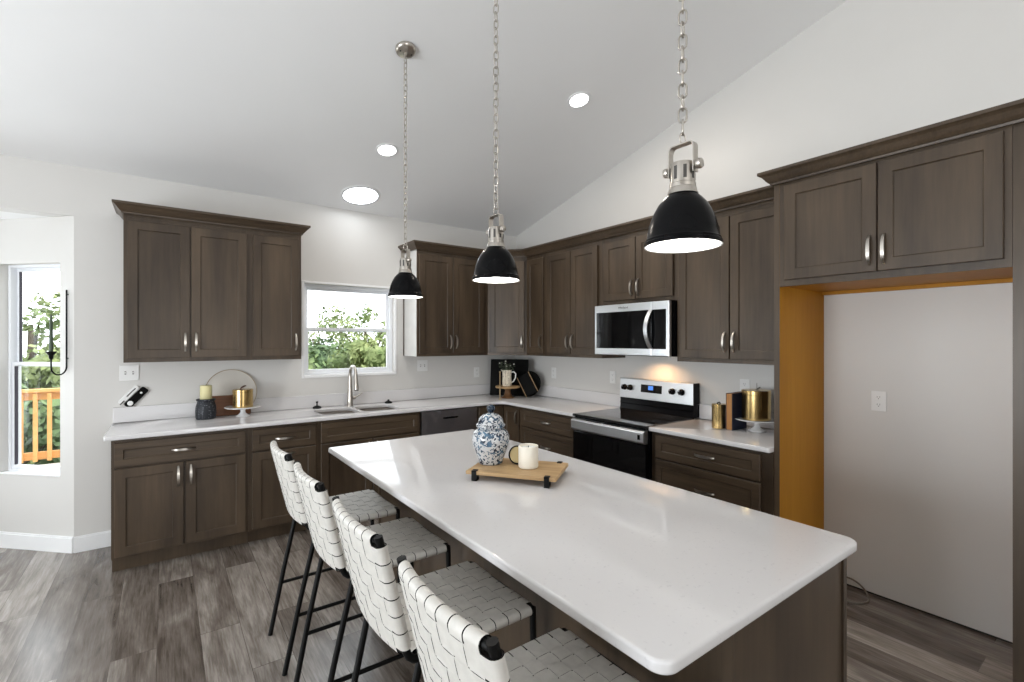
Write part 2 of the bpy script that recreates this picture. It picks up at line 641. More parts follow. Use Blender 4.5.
def roundpoly(pts, r, n=6):
    """pts with each corner rounded (r: one radius or a list)"""
    out = []
    m = len(pts)
    for i in range(m):
        rad = r[i] if isinstance(r, (list, tuple)) else r
        p = Vector(pts[i][:2])
        if rad <= 0:
            out.append(tuple(p))
            continue
        a = (Vector(pts[i - 1][:2]) - p).normalized()
        b = (Vector(pts[(i + 1) % m][:2]) - p).normalized()
        half = a.angle(b) / 2
        d = rad / math.tan(half)
        c = p + (a + b).normalized() * (rad / math.sin(half))
        s, e = p + a * d, p + b * d
        a0 = math.atan2((s - c).y, (s - c).x)
        a1 = math.atan2((e - c).y, (e - c).x)
        da = (a1 - a0 + PI) % (2 * PI) - PI
        for k in range(n + 1):
            t = a0 + da * k / n
            out.append((c.x + rad * math.cos(t), c.y + rad * math.sin(t)))
    return out


def slab(name, loops, z0, z1, mat, parent=None, bevel=0.003, bres=2, loc=(0, 0, 0)):
    """flat plate from 2D outlines (first outer, then holes) with eased edges, as a mesh"""
    cu = bpy.data.curves.new(name, 'CURVE')
    cu.dimensions = '2D'
    cu.fill_mode = 'BOTH'
    for lp in loops:
        s = cu.splines.new('POLY')
        s.points.add(len(lp) - 1)
        for i, p in enumerate(lp):
            s.points[i].co = (p[0] - loc[0], p[1] - loc[1], 0, 1)
        s.use_cyclic_u = True
    cu.extrude = (z1 - z0) / 2 - bevel
    cu.bevel_depth = bevel
    cu.bevel_resolution = bres
    cu.offset = -bevel
    t = bpy.data.objects.new('tmp', cu)
    COL.objects.link(t)
    dg = bpy.context.evaluated_depsgraph_get()
    dg.update()
    me = bpy.data.meshes.new_from_object(t.evaluated_get(dg))
    bpy.data.objects.remove(t)
    bpy.data.curves.remove(cu)
    me.name = name
    me.materials.clear()
    me.materials.append(M[mat] if isinstance(mat, str) else mat)
    bm = bmesh.new()
    bm.from_mesh(me)
    bmesh.ops.remove_doubles(bm, verts=bm.verts, dist=1e-5)
    for v in bm.verts:
        v.co.z += (z0 + z1) / 2 - loc[2]
    bmesh.ops.recalc_face_normals(bm, faces=bm.faces)
    bm.to_mesh(me)
    bm.free()
    o = bpy.data.objects.new(name, me)
    COL.objects.link(o)
    o.location = loc
    if parent:
        o.parent = parent
    finish(o, 30)
    return o


def arc(c, r, a0, a1, n, plane='xz', y=0.0):
    out = []
    for i in range(n + 1):
        a = a0 + (a1 - a0) * i / n
        out.append((c[0] + r * math.cos(a), y, c[1] + r * math.sin(a)) if plane == 'xz' else
                   (c[0] + r * math.cos(a), c[1] + r * math.sin(a), y))
    return out


def text_mesh(name, body, size, mat, parent, loc, rot):
    cu = bpy.data.curves.new(name, 'FONT')
    cu.body = body
    cu.size = size
    cu.align_x = 'CENTER'
    cu.align_y = 'CENTER'
    cu.extrude = 0.0004
    t = bpy.data.objects.new('tmp', cu)
    COL.objects.link(t)
    dg = bpy.context.evaluated_depsgraph_get()
    dg.update()
    me = bpy.data.meshes.new_from_object(t.evaluated_get(dg))
    bpy.data.objects.remove(t)
    me.materials.clear()
    me.materials.append(M[mat])
    o = bpy.data.objects.new(name, me)
    COL.objects.link(o)
    o.parent = parent
    o.location = loc
    o.rotation_euler = rot
    return o


# ------------------------------------------------------------------ the room
Z0, SL = 2.785, 0.25          # height of the back wall, pitch of the vaulted ceiling
XC = -3.962                   # where the bay opens in the back wall
XL, YR, YT = -7.2, -9.1, -5.2  # left wall, rear wall, line of the ridge
ZR = Z0 - SL * YT
ZE = ZR - SL * (YT - YR)

b = MB()
b.box(XL - .1, 0.12, YR - .1, 1.3, -0.12, 0.0)
struct(b.build('floor', 'floor'))

# back wall with the sink window's hole; header over the bay
WX0, WX1, WZ0, WZ1 = -2.408, -1.542, 1.205, 2.055
b = MB()
b.box(XC, WX0, 0, .13, 0, Z0)
b.box(WX1, 0.12, 0, .13, 0, Z0)
b.box(WX0, WX1, 0, .13, 0, WZ0)
b.box(WX0, WX1, 0, .13, WZ1, Z0)
b.box(XL, XC, 0, .13, 2.425, Z0)
struct(b.build('wall_back', 'wall'))

# right wall: gable, lifted a little off the floor inside the refrigerator opening
b = MB()
gp = [(0.0, 0.014), (0.0, Z0), (YT, ZR), (YR, ZE), (YR, 0.014)]
v0 = [b.bm.verts.new((0, p[0], p[1])) for p in gp]
v1 = [b.bm.verts.new((0.06, p[0], p[1])) for p in gp]
b.bm.faces.new(v0)
b.bm.faces.new(v1[::-1])
for i in range(5):
    j = (i + 1) % 5
    b.bm.faces.new((v0[i], v1[i], v1[j], v0[j]))
struct(b.build('wall_right', 'wall'))
b = MB()
b.box(0.012, 0.11, YR, 0, 0, 0.4)
struct(b.build('gap_shade_backing', 'dark'))  # dark-coloured backing paints the shade in the gap under the wall

b = MB()
for (y0, z0, y1, z1) in ((0.13, Z0 + SL * -.13, YT, ZR), (YT, ZR, YR, ZE)):
    b.rings([[(x, y0, z0), (x, y1, z1), (x, y1, z1 + .12), (x, y0, z0 + .12)] for x in (XL - .1, 0.12)])
struct(b.build('ceiling', 'ceil'))

# unseen walls beside and behind the camera, with the openings the daylight comes through
b = MB()
yd0, yd1 = -4.75, -2.05
gl = [(0.13, 0), (0.13, Z0), (YT, ZR), (YR, ZE), (YR, 0)]
b.box(XL - .1, XL, yd1, 0.13, 0, Z0 - .02)
b.box(XL - .1, XL, YR, yd0, 0, ZE - .02)
b.box(XL - .1, XL, yd0, yd1, 2.15, ZE - .02)
pts = [(0.13, Z0 - .03), (YT, ZR), (YR, ZE), (YR, ZE - .03), (yd1, ZE - .03), (yd1, Z0 - .03)]
va = [b.bm.verts.new((XL, p[0], p[1])) for p in pts]
vb = [b.bm.verts.new((XL - .1, p[0], p[1])) for p in pts]
b.bm.faces.new(va)
b.bm.faces.new(vb[::-1])
for i in range(6):
    j = (i + 1) % 6
    b.bm.faces.new((va[i], vb[i], vb[j], va[j]))
struct(b.build('wall_left', 'wall'))
b = MB()
for (x0, x1, z0, z1) in ((XL, -4.0, 0, ZE), (-2.5, 0.06, 0, ZE), (-4.0, -2.5, 0, .06), (-4.0, -2.5, 2.08, ZE)):
    b.box(x0, x1, YR - .1, YR, z0, z1)
struct(b.build('wall_rear', 'wall'))

# bay: a wall at 45 degrees with the window seen at the edge of the picture, a centre wall, and the far 45 degree wall
BL = 0.90                                   # length of each angled wall
sb0, sb1, BZ0, BZ1 = -0.655, -0.118, 0.545, 2.095


def hole_wall(name, x0, x1, hx0, hx1, hz0, hz1, ztop, loc, rz):
    q = MB()
    q.box(x0, hx0, 0, .13, 0, ztop)
    q.box(hx1, x1, 0, .13, 0, ztop)
    q.box(hx0, hx1, 0, .13, 0, hz0)
    q.box(hx0, hx1, 0, .13, hz1, ztop)
    o = q.build(name, 'wall')
    o.location = loc
    o.rotation_euler = (0, 0, rz)
    return struct(o)


hole_wall('wall_bay_side', -BL, 0, sb0, sb1, BZ0, BZ1, 2.425, (XC, 0, 0), R(-45))
bx1 = XC - BL * math.sqrt(.5)
by = BL * math.sqrt(.5)
bx0 = -6.22
hole_wall('wall_bay_center', bx0, bx1, -6.1, -4.7, .55, 2.1, 2.425, (0, by, 0), 0)
hole_wall('wall_bay_far', 0, BL, .15, .7, .55, 2.1, 2.425, (bx0 - by, 0, 0), R(45))
b = MB()
b.box(bx0 - by - .1, XC + .1, 0.131, by + .13, 2.425, 2.52)
struct(b.build('ceiling_bay', 'ceil'))

# baseboards
b = MB()
b.box(XC, -3.716, -.014, 0, 0, .105)
b.box(XC, -3.716, -.009, 0, .105, .116)
struct(b.build('baseboard_back', 'trim', bevel=.002))
b = MB()
b.box(-BL, 0, -.014, 0, 0, .105)
b.box(-BL, 0, -.009, 0, .105, .116)
o = b.build('baseboard_bay', 'trim', bevel=.002)
o.location = (XC, 0, 0)
o.rotation_euler = (0, 0, R(-45))
struct(o)


def window(n, x0, x1, z0, z1, loc, rz, mid, casing, dark_side=False, fw=.038, sw=.032):
    """double hung vinyl window set in its hole; local x along the wall, local +y outdoors"""
    root = bpy.data.objects.new('window_%d' % n, None)
    COL.objects.link(root)
    root.location = loc
    root.rotation_euler = (0, 0, rz)
    struct(root)

    def ring(mb, a0, a1, c0, c1, w, y0, y1, mi=0):
        mb.box(a0, a0 + w, y0, y1, c0, c1, mi)
        mb.box(a1 - w, a1, y0, y1, c0, c1, mi)
        mb.box(a0 + w, a1 - w, y0, y1, c0, c0 + w, mi)
        mb.box(a0 + w, a1 - w, y0, y1, c1 - w, c1, mi)
    q = MB()
    ring(q, x0, x1, z0, z1, fw, .055, .128)
    q.build('window_frame', 'vinyl', root, bevel=.003)
    q = MB()
    ring(q, x0 + fw, x1 - fw, mid - .012, z1 - fw, .024, .098, .118)
    if dark_side:
        q.box(x0 + fw + .024, x0 + fw + .030, .094, .112, mid + .012, z1 - fw - .024, 1)
    q.build('upper_sash', ['vinyl', 'gasket'], root, bevel=.002)
    q = MB()
    ring(q, x0 + fw, x1 - fw, z0 + fw, mid + .022, sw, .066, .092)
    if dark_side:
        q.box(x0 + fw + sw, x0 + fw + sw + .006, .062, .084, z0 + fw + .03, mid - .01, 1)
    q.build('lower_sash', ['vinyl', 'gasket'], root, bevel=.002)
    q = MB()
    q.box(x0 + fw + .02, x1 - fw - .02, .106, .110, mid, z1 - fw - .02)
    q.build('pane', 'glass', root)
    q = MB()
    q.box(x0 + fw + .03, x1 - fw - .03, .077, .081, z0 + fw + .03, mid + .005)
    q.build('pane', 'glass', root)
    if casing:
        q = MB()
        ring(q, x0 - casing, x1 + casing, z0 - casing, z1 + casing, casing, -.010, .0)
        q.build('window_casing', 'trim', root, bevel=.003)
    q = MB()
    q.box(x0 + .002, x1 - .002, -.004, .056, z0 - .004, z0 + .006)
    q.build('window_sill', 'trim', root, bevel=.002)
    return root


window(1, WX0, WX1, WZ0, WZ1, (0, 0, 0), 0, 1.628, .020, False, .028, .026)
window(2, sb0, sb1, BZ0, BZ1, (XC, 0, 0), R(-45), 1.345, 0, True, .020, .026)
window(3, -6.1, -4.7, .55, 2.1, (0, by, 0), 0, 1.33, .022)
window(4, .15, .7, .55, 2.1, (bx0 - by, 0, 0), R(45), 1.33, .022)


# ------------------------------------------------------------------ cabinets
def shaker(mb, x0, x1, z0, z1, yb, t=.019, fw=.058, rec=.009, mi=0):
    """five piece door or drawer front facing local -y; yb is its back plane"""
    yf = yb - t
    e = .0025

    def rect(a, y):
        return [(x0 + a, y, z0 + a), (x1 - a, y, z0 + a), (x1 - a, y, z1 - a), (x0 + a, y, z1 - a)]
    mb.rings([rect(0, yb), rect(0, yf + e), rect(e, yf), rect(fw, yf), rect(fw + .004, yf + .0035), rect(fw + .0045, yf + rec)], True, True, True, mi)


def pull(name, parent, x, z, yf, vertical=True, L=.137, label=None):
    """arched flat bar pull on a front at local y = yf"""
    q = MB()
    n = 14
    rs = []
    for i in range(n + 1):
        t = -1 + 2 * i / n
        h = .027 * (1 - abs(t) ** 3.2) + .0005
        w = .0044 + .0032 * (1 - t * t)
        th = .0030 + .0022 * (1 - t * t)
        s = t * L / 2
        dh = -.027 * 3.2 * abs(t) ** 2.2 * (1 if t > 0 else -1) / (L / 2)
        nn = Vector((-dh, 1)).normalized()
        a = (s + nn.x * th, h + nn.y * th)
        c = (s - nn.x * th, h - nn.y * th)
        if vertical:
            r = [(x - w, yf - a[1], z + a[0]), (x + w, yf - a[1], z + a[0]), (x + w, yf - c[1], z + c[0]), (x - w, yf - c[1], z + c[0])]
        else:
            r = [(x + a[0], yf - a[1], z - w), (x + a[0], yf - a[1], z + w), (x + c[0], yf - c[1], z + w), (x + c[0], yf - c[1], z - w)]
        rs.append(r)
    q.rings(rs)
    o = q.build(name, 'nickel', parent, smooth=50)
    return o


def cabinet(name, label, cat, loc, rz, W, D, H, fronts, group, base=False, body_mats=('wood',), extra=None, pull_kw=None):
    """local x: width as you face it, local -y: out of the wall. fronts: (kind, x0, x1, z0, z1, handle)
    handle: None or ('v', x, z) or ('h', x, z)"""
    root = thing(name, label, cat, loc, rz, group)
    q = MB()
    zb = .105 if base else 0
    q.box(0, W, -D + .019, -.002, zb, H)
    # face frame standing a hair proud of the carcass
    fr = .022
    q.box(0, fr, -D, -D + .019, zb, H)
    q.box(W - fr, W, -D, -D + .019, zb, H)
    q.box(fr, W - fr, -D, -D + .019, zb, zb + .034)
    q.box(fr, W - fr, -D, -D + .019, H - .034, H)
    q.box(fr, W - fr, -D + .004, -D + .019, zb + .034, H - .034)
    q.build('body', list(body_mats), root)
    if base:
        q = MB()
        q.box(.0, W, -D + .075, -.01, 0, .105)
        q.build('toe_kick', 'wood', root)
    for f in fronts:
        kind, x0, x1, z0, z1, h = f
        q = MB()
        fw = .058 if kind == 'door' else min(.046, (z1 - z0) * .3)
        shaker(q, x0, x1, z0, z1, -D - .001, fw=fw)
        o = q.build('door' if kind == 'door' else ('drawer' if kind == 'drawer' else 'false_front'), 'wood' if kind == 'door' else 'woodh', root)
        if h:
            pull('handle', o, h[1], h[2], -D - .020, h[0] == 'v', **(pull_kw or {}))
    return root


YP = -3.3140
YA = YP + .012          # face of the refrigerator panel towards the range
UP = 'brown stained upper cabinets'
LOWG = 'brown stained base cabinets'
UB, UT = 1.372, 2.439
UH = UT - UB
UD = .310
d0, d1 = .030, 1.005         # door bottom and top above the cabinet's bottom


def two_doors(W, inset=.021, gap=.007, z0=d0, z1=d1, hz=.115, hx=.030):
    m = W / 2
    return [('door', inset, m - gap / 2, z0, z1, ('v', m - gap / 2 - hx, z0 + hz)),
            ('door', m + gap / 2, W - inset, z0, z1, ('v', m + gap / 2 + hx, z0 + hz))]


# over the counter beside the bay
cabinet('wall_cabinet', 'two-door brown upper cabinet nearest the bay, above the black vase and gold canister', 'cabinet',
        (-3.669, 0, UB), 0, .784, UD, UH, two_doors(.784), UP)
cabinet('wall_cabinet', 'one-door brown upper cabinet touching the sink window, ending the short upper run', 'cabinet',
        (-2.885, 0, UB), 0, .386, UD, UH, [('door', .022, .366, d0, d1, ('v', .340, d0 + .115))], UP)
# between window and corner
u2 = cabinet('wall_cabinet', 'two-door brown upper cabinet with pale end panel between sink window and corner', 'cabinet',
             (-1.440, 0, UB), 0, .83, UD, UH, two_doors(.79), UP)
q = MB()
q.box(-.004, 0, -UD + .001, -.022, .001, UH - .002)  # panel in a lighter grey than the cabinet wood
tag(q.build('end_panel', 'pale', u2), 'pale end panel')
q = MB()
q.box(-.008, 0, -.022, -.001, .001, UH - .002)
tag(q.build('scribe_strip', 'wood', u2), 'dark strip against the wall')
# diagonal corner cabinet
cr = thing('wall_cabinet', 'one-door brown upper cabinet set diagonally across the room corner', 'cabinet', (0, 0, UB), 0, UP)
q = MB()
q.prism([(-.002, -.002), (-.609, -.002), (-.609, -.31), (-.31, -.609), (-.002, -.609)], 0, UH)
q.build('body', 'wood', cr)
dw = .3 * math.sqrt(2)
q = MB()
shaker(q, .022, dw - .022, d0, d1, -.001)
dd = q.build('door', 'wood', cr)
dd.location = (-.61, -.31, 0)
dd.rotation_euler = (0, 0, R(-45))
pull('handle', dd, dw - .052, d0 + .115, -.020)
# along the range wall (rz -90: local x runs towards the camera)
RW = R(-90)
cabinet('wall_cabinet', 'narrow one-door brown upper cabinet right beside the diagonal corner cabinet', 'cabinet',
        (0, -.6105, UB), RW, .305, UD, UH, [('door', .02, .288, d0, d1, ('v', .262, d0 + .115))], UP)
cabinet('wall_cabinet', 'two-door brown upper cabinet between narrow corner cabinet and the microwave', 'cabinet',
        (0, -.916, UB), RW, .780, UD, UH, two_doors(.780, .045), UP)
cabinet('wall_cabinet', 'short two-door brown upper cabinet hung over the microwave', 'cabinet',
        (0, -1.6965, 1.834), RW, .764, UD, UT - 1.834, two_doors(.764, .030, z0=.034, z1=.543, hz=.095), UP)
cabinet('wall_cabinet', 'tall two-door brown upper cabinet between microwave and refrigerator opening', 'cabinet',
        (0, -2.461, UB), RW, .8405, UD, UH, two_doors(.8405, .022), UP)
# refrigerator surround
q = MB()
q.box(-.600, -.001, YP - .019, YA, 0, 2.439)
fp = q.build('end_panel', ['wood', 'raw'], loc=(-.3, YP - .0095, 0))
for f in fp.data.polygons:
    if f.normal.y < -.5:
        f.material_index = 1
tag(fp, 'tall brown panel with honey maple inner face between drawers and refrigerator opening', 'cabinet panel', 'refrigerator end panels')
q = MB()
q.box(-.600, -.001, -4.345, -4.257, 0, 2.439)
fp2 = q.build('end_panel', ['wood', 'raw'], loc=(-.3, -4.301, 0))
for f in fp2.data.polygons:
    if f.normal.y > .5:
        f.material_index = 1
tag(fp2, 'tall brown panel closing the refrigerator opening at the picture edge, nearest the camera', 'cabinet panel', 'refrigerator end panels')
FZ = 1.834
fc = thing('wall_cabinet', 'deep two-door brown cabinet bridging over the empty refrigerator opening', 'cabinet', (0, YP - .0195, FZ), RW, UP)
FW = .9225
q = MB()
q.box(0, FW, -.581, -.002, .013, UT - FZ, 0)
q.box(0, FW, -.600, -.581, .0, UT - FZ, 0)
q.build('body', 'wood', fc)
q = MB()
q.box(0.0, FW, -.580, -.003, .004, .0128)
q.box(0.0, FW, -.030, -.003, -.016, .004)
tag(q.build('underside', 'raw', fc), 'honey maple underside')
for (a, c, hx) in ((.030, .4615, .4615 - .027), (.4665, .899, .4665 + .027)):
    q = MB()
    shaker(q, a, c, .034, .565, -.601)
    o = q.build('door', 'wood', fc)
    pull('handle', o, hx, .034 + .105, -.620, L=.145)


# crown mouldings
CROWN = [(0, 0), (.008, 0), (.010, .010), (.016, .014), (.026, .026), (.040, .046), (.052, .056), (.058, .058), (.058, .074), (0, .074)]


def crown(path, z, label):
    n = len(path)
    P = [Vector(p) for p in path]
    rs = []
    for i in range(n):
        dirs = []
        if i > 0:
            dirs.append((P[i] - P[i - 1]).normalized())
        if i < n - 1:
            dirs.append((P[i + 1] - P[i]).normalized())
        ns = [Vector((d.y, -d.x)) for d in dirs]     # outward = right of travel... flipped below
        m = ns[0] if len(ns) == 1 else (ns[0] + ns[1]).normalized()
        k = 1 if len(ns) == 1 else 1 / max(.3, m.dot(ns[0]))
        rs.append([(P[i].x + m.x * k * o, P[i].y + m.y * k * o, z + h) for o, h in CROWN])
    q = MB()
    q.rings(rs)
    o = q.build('crown_molding', 'woodh', loc=(sum(p.x for p in P) / n, sum(p.y for p in P) / n, z))
    tag(o, label, 'molding', 'crown moldings on the upper cabinets')


ZCR = 2.421
crown([(-3.6695, -.003), (-3.6695, -.3305), (-2.4985, -.3305), (-2.4985, -.003)], ZCR, 'crown molding capping the short cabinet run next to the bay')
crown([(-1.4485, -.003), (-1.4485, -.3305), (-.618, -.3305), (-.3305, -.618), (-.3305, YA + .001)], ZCR, 'long crown molding wrapping the room corner above the range wall cabinets')
crown([(-.392, YA + .0005), (-.6205, YA + .0005), (-.6205, -4.3455), (-.003, -4.3455)], ZCR - .006, 'crown molding above the refrigerator opening cabinet')

# base cabinets, back wall
BD = .610
BH = .884
DZ = (.120, .690)            # door
RZ = (.705, .862)            # top drawer
W = .785
cabinet('base_cabinet', 'brown base cabinet ending the back run near the bay, wide drawer over two doors', 'cabinet',
        (-3.715, 0, 0), 0, W, BD, BH,
        [('drawer', .016, W - .021, *RZ, ('h', W / 2 - .003, .781))] +
        [('door', .016, W / 2 - .006, *DZ, ('v', W / 2 - .036, .597)), ('door', W / 2 + .006, W - .021, *DZ, ('v', W / 2 + .036, .597))],
        LOWG, True)
W = .492
cabinet('base_cabinet', 'brown base cabinet with one drawer over one door behind the far stools', 'cabinet',
        (-2.9295, 0, 0), 0, W, BD, BH,
        [('drawer', .022, W - .018, *RZ, ('h', W / 2, .781)), ('door', .022, W - .018, *DZ, ('h', W / 2, .660))], LOWG, True)
W = .892
cabinet('base_cabinet', 'brown sink base cabinet with a plain wide false front under the sink', 'cabinet',
        (-2.437, 0, 0), 0, W, BD, BH,
        [('false', .022, W - .022, *RZ, None)] +
        [('door', .022, W / 2 - .005, *DZ, ('v', W / 2 - .036, .597)), ('door', W / 2 + .005, W - .022, *DZ, ('v', W / 2 + .036, .597))],
        LOWG, True)

# dishwasher
dwr = thing('dishwasher', 'dark dishwasher still wrapped in plastic film beside the sink base', 'dishwasher', (-1.540, 0, 0), 0)
q = MB()
q.box(.004, .598, -.56, -.02, .02, .876)
q.build('body', 'black', dwr)
q = MB()
q.box(.006, .596, -.628, -.562, .115, .872)
q.build('door', 'dishw', dwr, bevel=.004)
q = MB()
pp = [(-1, 0), (-.8, -.4), (.8, -.4), (1, 0), (.85, .35), (-.85, .35)]
q.rings([[(.30 + .085 * x, -.6285 - d, .800 + .022 * z) for x, z in pp] for d in (0, .006)])
q.build('handle_recess', 'black', dwr)
q = MB()
q.box(.03, .57, -.60, -.562, .0, .11)
q.build('toe_kick', 'black', dwr)
q = MB()
nx, nz = 36, 40
grid = []
for j in range(nz + 1):
    row = []
    for i in range(nx + 1):
        x = .002 + .598 * i / nx
        z = .13 + .745 * j / nz
        w = mnoise.noise(Vector((x * 9 + z * 5, z * 6 - x * 3, 1.3)))
        w2 = mnoise.noise(Vector((x * 28, z * 20, 4.3)))
        row.append(q.bm.verts.new((x, -.6365 - .004 * abs(w) - .0015 * w2, z)))
    grid.append(row)
for j in range(nz):
    for i in range(nx):
        q.bm.faces.new((grid[j][i], grid[j][i + 1], grid[j + 1][i + 1], grid[j + 1][i]))
tag(q.build('plastic_film', 'film', dwr, smooth=80), 'clear wrinkled film')

# corner base (lazy susan) with its two hinged doors
cb = thing('base_cabinet', 'brown corner base cabinet with folding doors between dishwasher and drawer stack', 'cabinet', (0, 0, 0), 0, LOWG)
q = MB()
q.prism([(-.002, -.002), (-.938, -.002), (-.938, -.61), (-.61, -.61), (-.61, -.914), (-.002, -.914)], .105, BH)
q.build('body', 'wood', cb)
q = MB()
q.prism([(-.01, -.01), (-.938, -.01), (-.938, -.535), (-.535, -.535), (-.535, -.914), (-.01, -.914)], 0, .105)
q.build('toe_kick', 'wood', cb)
q = MB()
shaker(q, -.920, -.634, .120, .862, -.611, fw=.050)
q.build('door', 'wood', cb)
q = MB()
shaker(q, .634, .892, .120, .862, -.611, fw=.050)
o = q.build('door', 'wood', cb)
o.rotation_euler = (0, 0, RW)
pull('handle', o, .866, .770, -.630)

# drawer bases along the range wall
DR = [(.705, .862), (.420, .690), (.120, .405)]


def drawer_base(y, W, label, il, ir):
    cabinet('base_cabinet', label, 'cabinet', (0, y, 0), RW, W, BD, BH,
            [('drawer', il, W - ir, a, c, ('h', W / 2, (a + c) / 2)) for a, c in DR], LOWG, True)


drawer_base(-.9145, .778, 'brown three-drawer base cabinet between corner and range', .022, .020)
drawer_base(-2.4605, .841, 'brown three-drawer base cabinet between range and refrigerator panel', .040, .066)


# ------------------------------------------------------------------ worktops
CZ0, CZ1 = .8842, .914
CD = .650
hole = dict(l=(-2.372, -2.062), r=(-2.028, -1.690))
yh0, yh1 = -.545, -.175
outer = [(-3.751, -.003), (-3.751, -CD), (-CD, -CD), (-CD, -1.693), (-.003, -1.693), (-.003, -.003)]
outer = roundpoly(outer, [0, .012, .085, .004, 0, 0], 8)
h1 = roundpoly([(hole['l'][0], yh0), (hole['l'][1], yh0), (hole['l'][1], yh1), (hole['l'][0], yh1)], .045, 5)
h2 = roundpoly([(hole['r'][0], yh0), (hole['r'][1], yh0), (hole['r'][1], yh1), (hole['r'][0], yh1)], .045, 5)
ct = slab('countertop', [outer, h1, h2], CZ0, CZ1, 'quartz', bevel=.005, loc=(-1.8, -.35, CZ0))
tag(ct, 'white quartz countertop wrapping the corner from the bay to the range, with the sink', 'countertop', 'white quartz countertops')
q = MB()
q.box(-3.745, -.021, -.022, -.002, CZ1 + .0005, 1.028)
q.box(-.022, -.002, -1.692, -.022, CZ1 + .0005, 1.028)
o = q.build('backsplash', 'quartz', ct, bevel=.002)
o.location = (1.8, .35, -CZ0)
c2 = slab('countertop', [roundpoly([(-.003, -2.4595), (-CD, -2.4595), (-CD, YA + .001), (-.003, YA + .001)], [0, .006, .012, 0])], CZ0, CZ1, 'quartz',
          bevel=.005, loc=(-.33, -2.88, CZ0))
tag(c2, 'short white quartz countertop between range and refrigerator panel', 'countertop', 'white quartz countertops')
q = MB()
q.box(-.022, -.002, YA + .001, -2.4595, CZ1 + .0005, 1.028)
o = q.build('backsplash', 'quartz', c2, bevel=.002)
o.location = (.33, 2.88, -CZ0)

# sink, faucet and the two stoppers
sk = thing('kitchen_sink', 'double bowl stainless sink sunk into the counter under the window', 'sink', (-2.03, -.36, .69), 0)
for key in ('l', 'r'):
    a, c = hole[key]
    q = MB()
    rs = []
    for (ins, z, rr) in ((-.012, .8835, .05), (.001, .8835, .045), (.002, .86, .045), (.010, .72, .05), (.030, .702, .06), (.10, .700, .06)):
        lp = roundpoly([(a + ins, yh0 + ins), (c - ins, yh0 + ins), (c - ins, yh1 - ins), (a + ins, yh1 - ins)], rr, 5)
        rs.append([(x, y, z) for x, y in lp])
    q.rings(rs, True, False, True)
    o = q.build('bowl', 'sinksteel', sk, smooth=50)
    o.location = (2.03, .36, -.69)
    q = MB()
    q.lathe([(.042, .001), (.040, .004), (.026, .004), (.022, .002)], 24, ((a + c) / 2, (yh0 + yh1) / 2, .700))
    o = q.build('drain', 'nickel', sk, smooth=40)
    o.location = (2.03, .36, -.69)

fa = thing('faucet', 'brushed nickel pull-down faucet standing behind the sink', 'faucet', (-2.023, -.105, CZ1), 0)
q = MB()
q.lathe([(.034, 0), (.034, .006), (.029, .012), (.027, .05), (.0205, .17), (.0165, .24), (.0150, .27)], 28)
q.build('body', 'nickel', fa, smooth=45)
q = MB()
rad = .085
pth = [(0, 0, .262)] + [(0, -rad + rad * math.cos(t), .290 + rad * math.sin(t)) for t in [PI * k / 16 for k in range(17)]]
pth += [(0, -2 * rad - .004, .265)]
q.tube(pth, .0145, 14)
q.build('gooseneck', 'nickel', fa, smooth=60)
q = MB()
q.tube([(0, -2 * rad - .003, .272), (0, -2 * rad - .006, .24), (0, -2 * rad - .012, .19), (0, -2 * rad - .015, .165)], .018, 14, rr=[.0155, .0175, .0215, .0215])
o = q.build('spray_head', 'nickel', fa, smooth=50)
q = MB()
q.tube([(0, -2 * rad - .0149, .166), (0, -2 * rad - .016, .158)], .018, 14)
q.build('nozzle', 'black', o, smooth=50)
q = MB()
q.tube([(.018, 0, .075), (.050, 0, .076)], .016, 14)
q.tube([(.047, 0, .080), (.075, -.004, .092), (.112, -.008, .118)], .007, 10, rr=[.010, .007, .006])
q.build('lever', 'nickel', fa, smooth=50)


def stopper(x, y, label, tall):
    t = thing('sink_stopper', label, 'sink stopper', (x, y, CZ1), 0, 'dark sink stoppers beside the faucet')
    q = MB()
    q.lathe([(.036, 0), (.038, .006), (.036, .013), (.022, .020), (.012, .024)], 24)
    q.build('cup', 'blackmetal', t, smooth=40)
    q = MB()
    q.lathe([(.006, .023), (.005, tall - .014), (.011, tall - .010), (.011, tall - .002), (.006, tall)], 16)
    q.build('knob', 'blackmetal', t, smooth=40)


stopper(-2.315, -.085, 'dark sink stopper with an upright stem near the bay end of the sink', .062)
stopper(-1.655, -.125, 'low dark sink stopper near the corner end of the sink', .036)

# ------------------------------------------------------------------ range and microwave
rg = thing('range', 'stainless electric range with black glass top and oven door', 'range', (0, -1.6975, 0), RW)
RWd = .757
q = MB()
q.box(.002, RWd - .002, -.640, -.012, .02, .898)
q.build('body', 'black', rg, bevel=.003)
q = MB()
q.box(0, RWd, -.672, -.072, .8985, .918)
q.build('cooktop', 'cooktop', rg, bevel=.006, seg=3)
q = MB()
q.box(.006, RWd - .006, -.668, -.641, .205, .778)
od = q.build('oven_door', 'blackglass', rg, bevel=.004)
q = MB()
q.rings([[(x, -.641, .785), (x, -.672, .785), (x, -.692, .800), (x, -.694, .868), (x, -.680, .882), (x, -.641, .884)] for x in (.006, RWd - .006)])
tag(q.build('door_handle', 'steel', od, bevel=.003), 'stainless band along the oven door top')
q = MB()
q.box(.700, .722, -.6950, -.690, .818, .853)
q.build('badge', 'black', od)
for x0 in (.17, .36):
    q = MB()
    q.box(x0, x0 + .16, -.6815, -.672, .878, .884)
    q.build('vent_slot', 'black', od)
q = MB()
q.box(.008, RWd - .008, -.660, -.641, .045, .195)
q.build('storage_drawer', 'steel', rg, bevel=.004)
q = MB()
q.rings([[(x, -.012, .918), (x, -.085, .918), (x, -.072, .965), (x, -.082, .970), (x, -.066, 1.022), (x, -.012, 1.022)] for x in (.004, RWd - .004)])
q.build('backguard', 'black', rg, bevel=.003)
q = MB()
